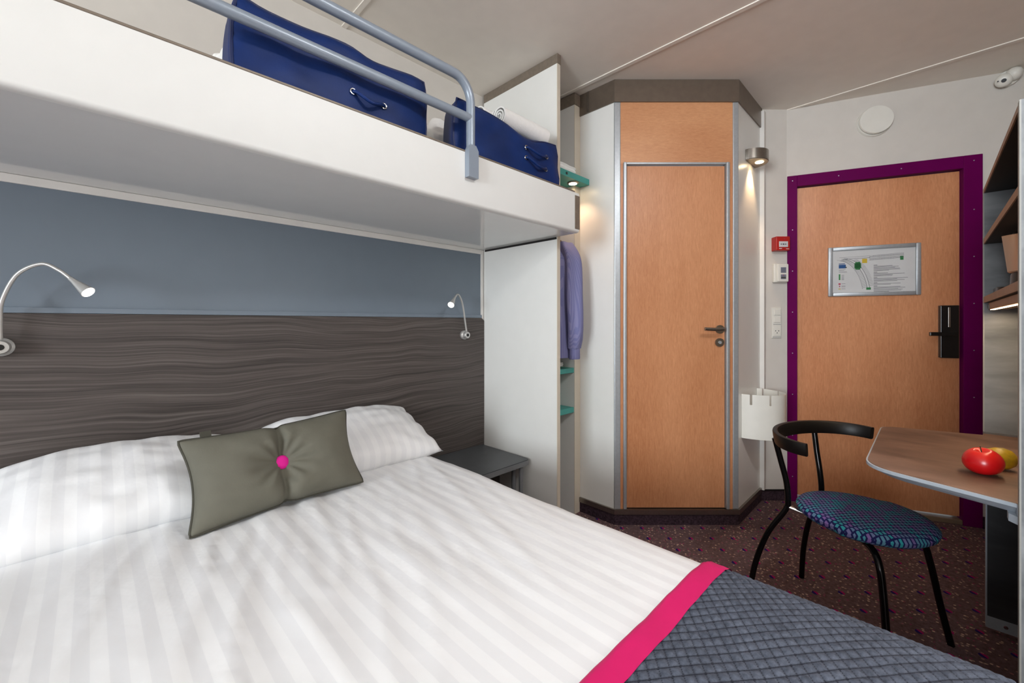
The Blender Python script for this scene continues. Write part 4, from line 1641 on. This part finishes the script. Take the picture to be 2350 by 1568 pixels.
tr = emesh('tray', prism(NB(), round_rect(2.16, 2.335, -0.30, -0.165, 0.03), 1.2362, 1.262, 0.004), 'black', None, True)
props(tr, 'flat black tray at the door end of the lower desk-unit shelf', 'tray')


# apple and pear on the desk
def apple_bm(c, r, lean=(0, 0, 1)):
    bm = NB()
    prof = []
    n = 26
    for k in range(n + 1):
        t = math.pi * k / n
        rr = r * math.sin(t) * (1.0 + 0.10 * math.cos(t))
        zz = -r * 0.90 * math.cos(t) * (1 - 0.0)
        dip = 0.26 * r * math.exp(-(rr / (0.30 * r)) ** 2)
        zz += dip if k < n / 2 else -dip * 1.25
        prof.append((max(rr, 0.0002), zz))
    lathe(bm, prof, c, lean, 36)
    return bm


ac = Vector((1.716, -0.104, DZ + 0.036))
ap = thing('apple', (ac.x, ac.y, DZ), 'red apple on the brown desk top', 'fruit')
emesh('apple_flesh', apple_bm(ac, 0.040, (-0.20, 0.10, 1)), 'apple', ap, True)
tpp = ac + Vector((-0.20, 0.10, 1)).normalized() * 0.024
emesh('stem', tube(NB(), [tpp, tpp + Vector((-0.002, 0.003, 0.016))], 0.0013, 6), 'apple_stem', ap, True)
pc = Vector((1.802, -0.140, DZ + 0.0305))
pe = thing('pear', (pc.x, pc.y, DZ), 'yellow-brown pear lying behind the red apple', 'fruit')
pax = Vector((-0.36, 0.92, -0.10)).normalized()
prof = [(0.001, -0.034), (0.012, -0.033), (0.022, -0.026), (0.029, -0.012), (0.030, 0.002), (0.027, 0.018), (0.020, 0.034), (0.015, 0.046), (0.012, 0.056), (0.007, 0.063), (0.001, 0.065)]
sm = [(p.x, p.y) for p in [Vector((q[0], q[1], 0)) for q in prof]]
emesh('pear_flesh', lathe(NB(), sm, pc, pax, 28), 'pear', pe, True)
se = pc + pax * 0.063
emesh('stem', tube(NB(), [se, se + pax * 0.012 + Vector((0, 0, 0.004))], 0.0016, 6), 'apple_stem', pe, True)

# ------------------------------------------------------------------ chair
CC = Vector((1.920, -0.010, 0))
th = math.radians(17)
cr = Vector((math.cos(th), -math.sin(th), 0))       # chair's far side
cf = Vector((-math.sin(th), -math.cos(th), 0))      # towards the desk


def cp(r, f, z):
    return CC + cr * r + cf * f + Vector((0, 0, z))


cs = cp(0, -0.19, 0)
ch = thing('desk_chair', cs, 'black tubular chair with a patterned round seat and curved black backrest at the desk', 'chair')
bm = NB()
prof = [(0.001, 0.412), (0.150, 0.412), (0.176, 0.418), (0.190, 0.430), (0.193, 0.442), (0.184, 0.454), (0.160, 0.461), (0.09, 0.466), (0.001, 0.467)]
lathe(bm, prof, (cs.x, cs.y, 0), n=56)
for v in bm.verts:
    d = v.co - Vector((cs.x, cs.y, 0))
    r_, f_ = d.dot(cr), d.dot(cf)
    v.co += cf * (f_ * 0.05) + cr * (r_ * (0.06 if f_ > 0 else -0.02))
emesh('seat', bm, 'seat', ch, True, label='round seat cushion with teal and purple ovals')
emesh('seat_pan', lathe(NB(), [(0.140, 0.399), (0.155, 0.4115)], (cs.x, cs.y, 0), n=40), 'black', ch, True)
for s in (1, -1):
    pts = spline([cp(0.190 * s, -0.492, 0.0), cp(0.182 * s, -0.478, 0.15), cp(0.158 * s, -0.440, 0.30), cp(0.126 * s, -0.388, 0.410), cp(0.122 * s, -0.380, 0.450), cp(0.122 * s, -0.386, 0.52), cp(0.131 * s, -0.402, 0.60), cp(0.143 * s, -0.418, 0.685)], 8)
    emesh('leg', tube(NB(), pts, 0.0105, 12), 'black_tube', ch, True)
    emesh('rear_strut', tube(NB(), [cp(0.124 * s, -0.384, 0.425), cp(0.085 * s, -0.300, 0.404)], 0.008, 10), 'chrome', ch, True)
    pts = spline([cp(0.105 * s, -0.150, 0.400), cp(0.140 * s, -0.105, 0.392), cp(0.166 * s, -0.078, 0.360), cp(0.182 * s, -0.062, 0.28), cp(0.206 * s, -0.042, 0.13), cp(0.228 * s, -0.022, 0.0)], 8)
    emesh('leg', tube(NB(), pts, 0.0105, 12), 'black_tube', ch, True)
# bent backrest bar: flat section swept along an arc
bm = NB()
NBk = 44
rings = []
for k in range(NBk + 1):
    t = -1 + 2 * k / NBk
    an = t * math.radians(97)
    c_ = cp(0.240 * math.sin(an) - 0.006, -0.272 - 0.190 * (math.cos(an) * 0.9), 0.700 - 0.004 * t * t)
    # normal in plan
    an2 = (t + 0.02) * math.radians(97)
    tg_ = (cp(0.240 * math.sin(an2) - 0.006, -0.272 - 0.190 * math.cos(an2) * 0.9, 0) - cp(0.240 * math.sin(an) - 0.006, -0.272 - 0.190 * math.cos(an) * 0.9, 0)).normalized()
    nr = Vector((0, 0, 1)).cross(tg_)
    hh = 0.0265 - 0.003 * t * t
    ww = 0.0105
    ring = []
    for q in range(12):
        b_ = 2 * math.pi * q / 12
        cx_ = math.copysign(abs(math.cos(b_)) ** 0.45, math.cos(b_))
        sz_ = math.copysign(abs(math.sin(b_)) ** 0.45, math.sin(b_))
        ring.append(bm.verts.new(c_ + nr * (cx_ * ww + sz_ * 0.004) + Vector((0, 0, sz_ * hh))))
    rings.append(ring)
for A, Bq in zip(rings, rings[1:]):
    for q in range(12):
        bm.faces.new((A[q], A[(q + 1) % 12], Bq[(q + 1) % 12], Bq[q]))
bm.faces.new(rings[0][::-1])
bm.faces.new(rings[-1])
emesh('backrest', bm, 'black_wood', ch, True, label='curved black wooden backrest bar')
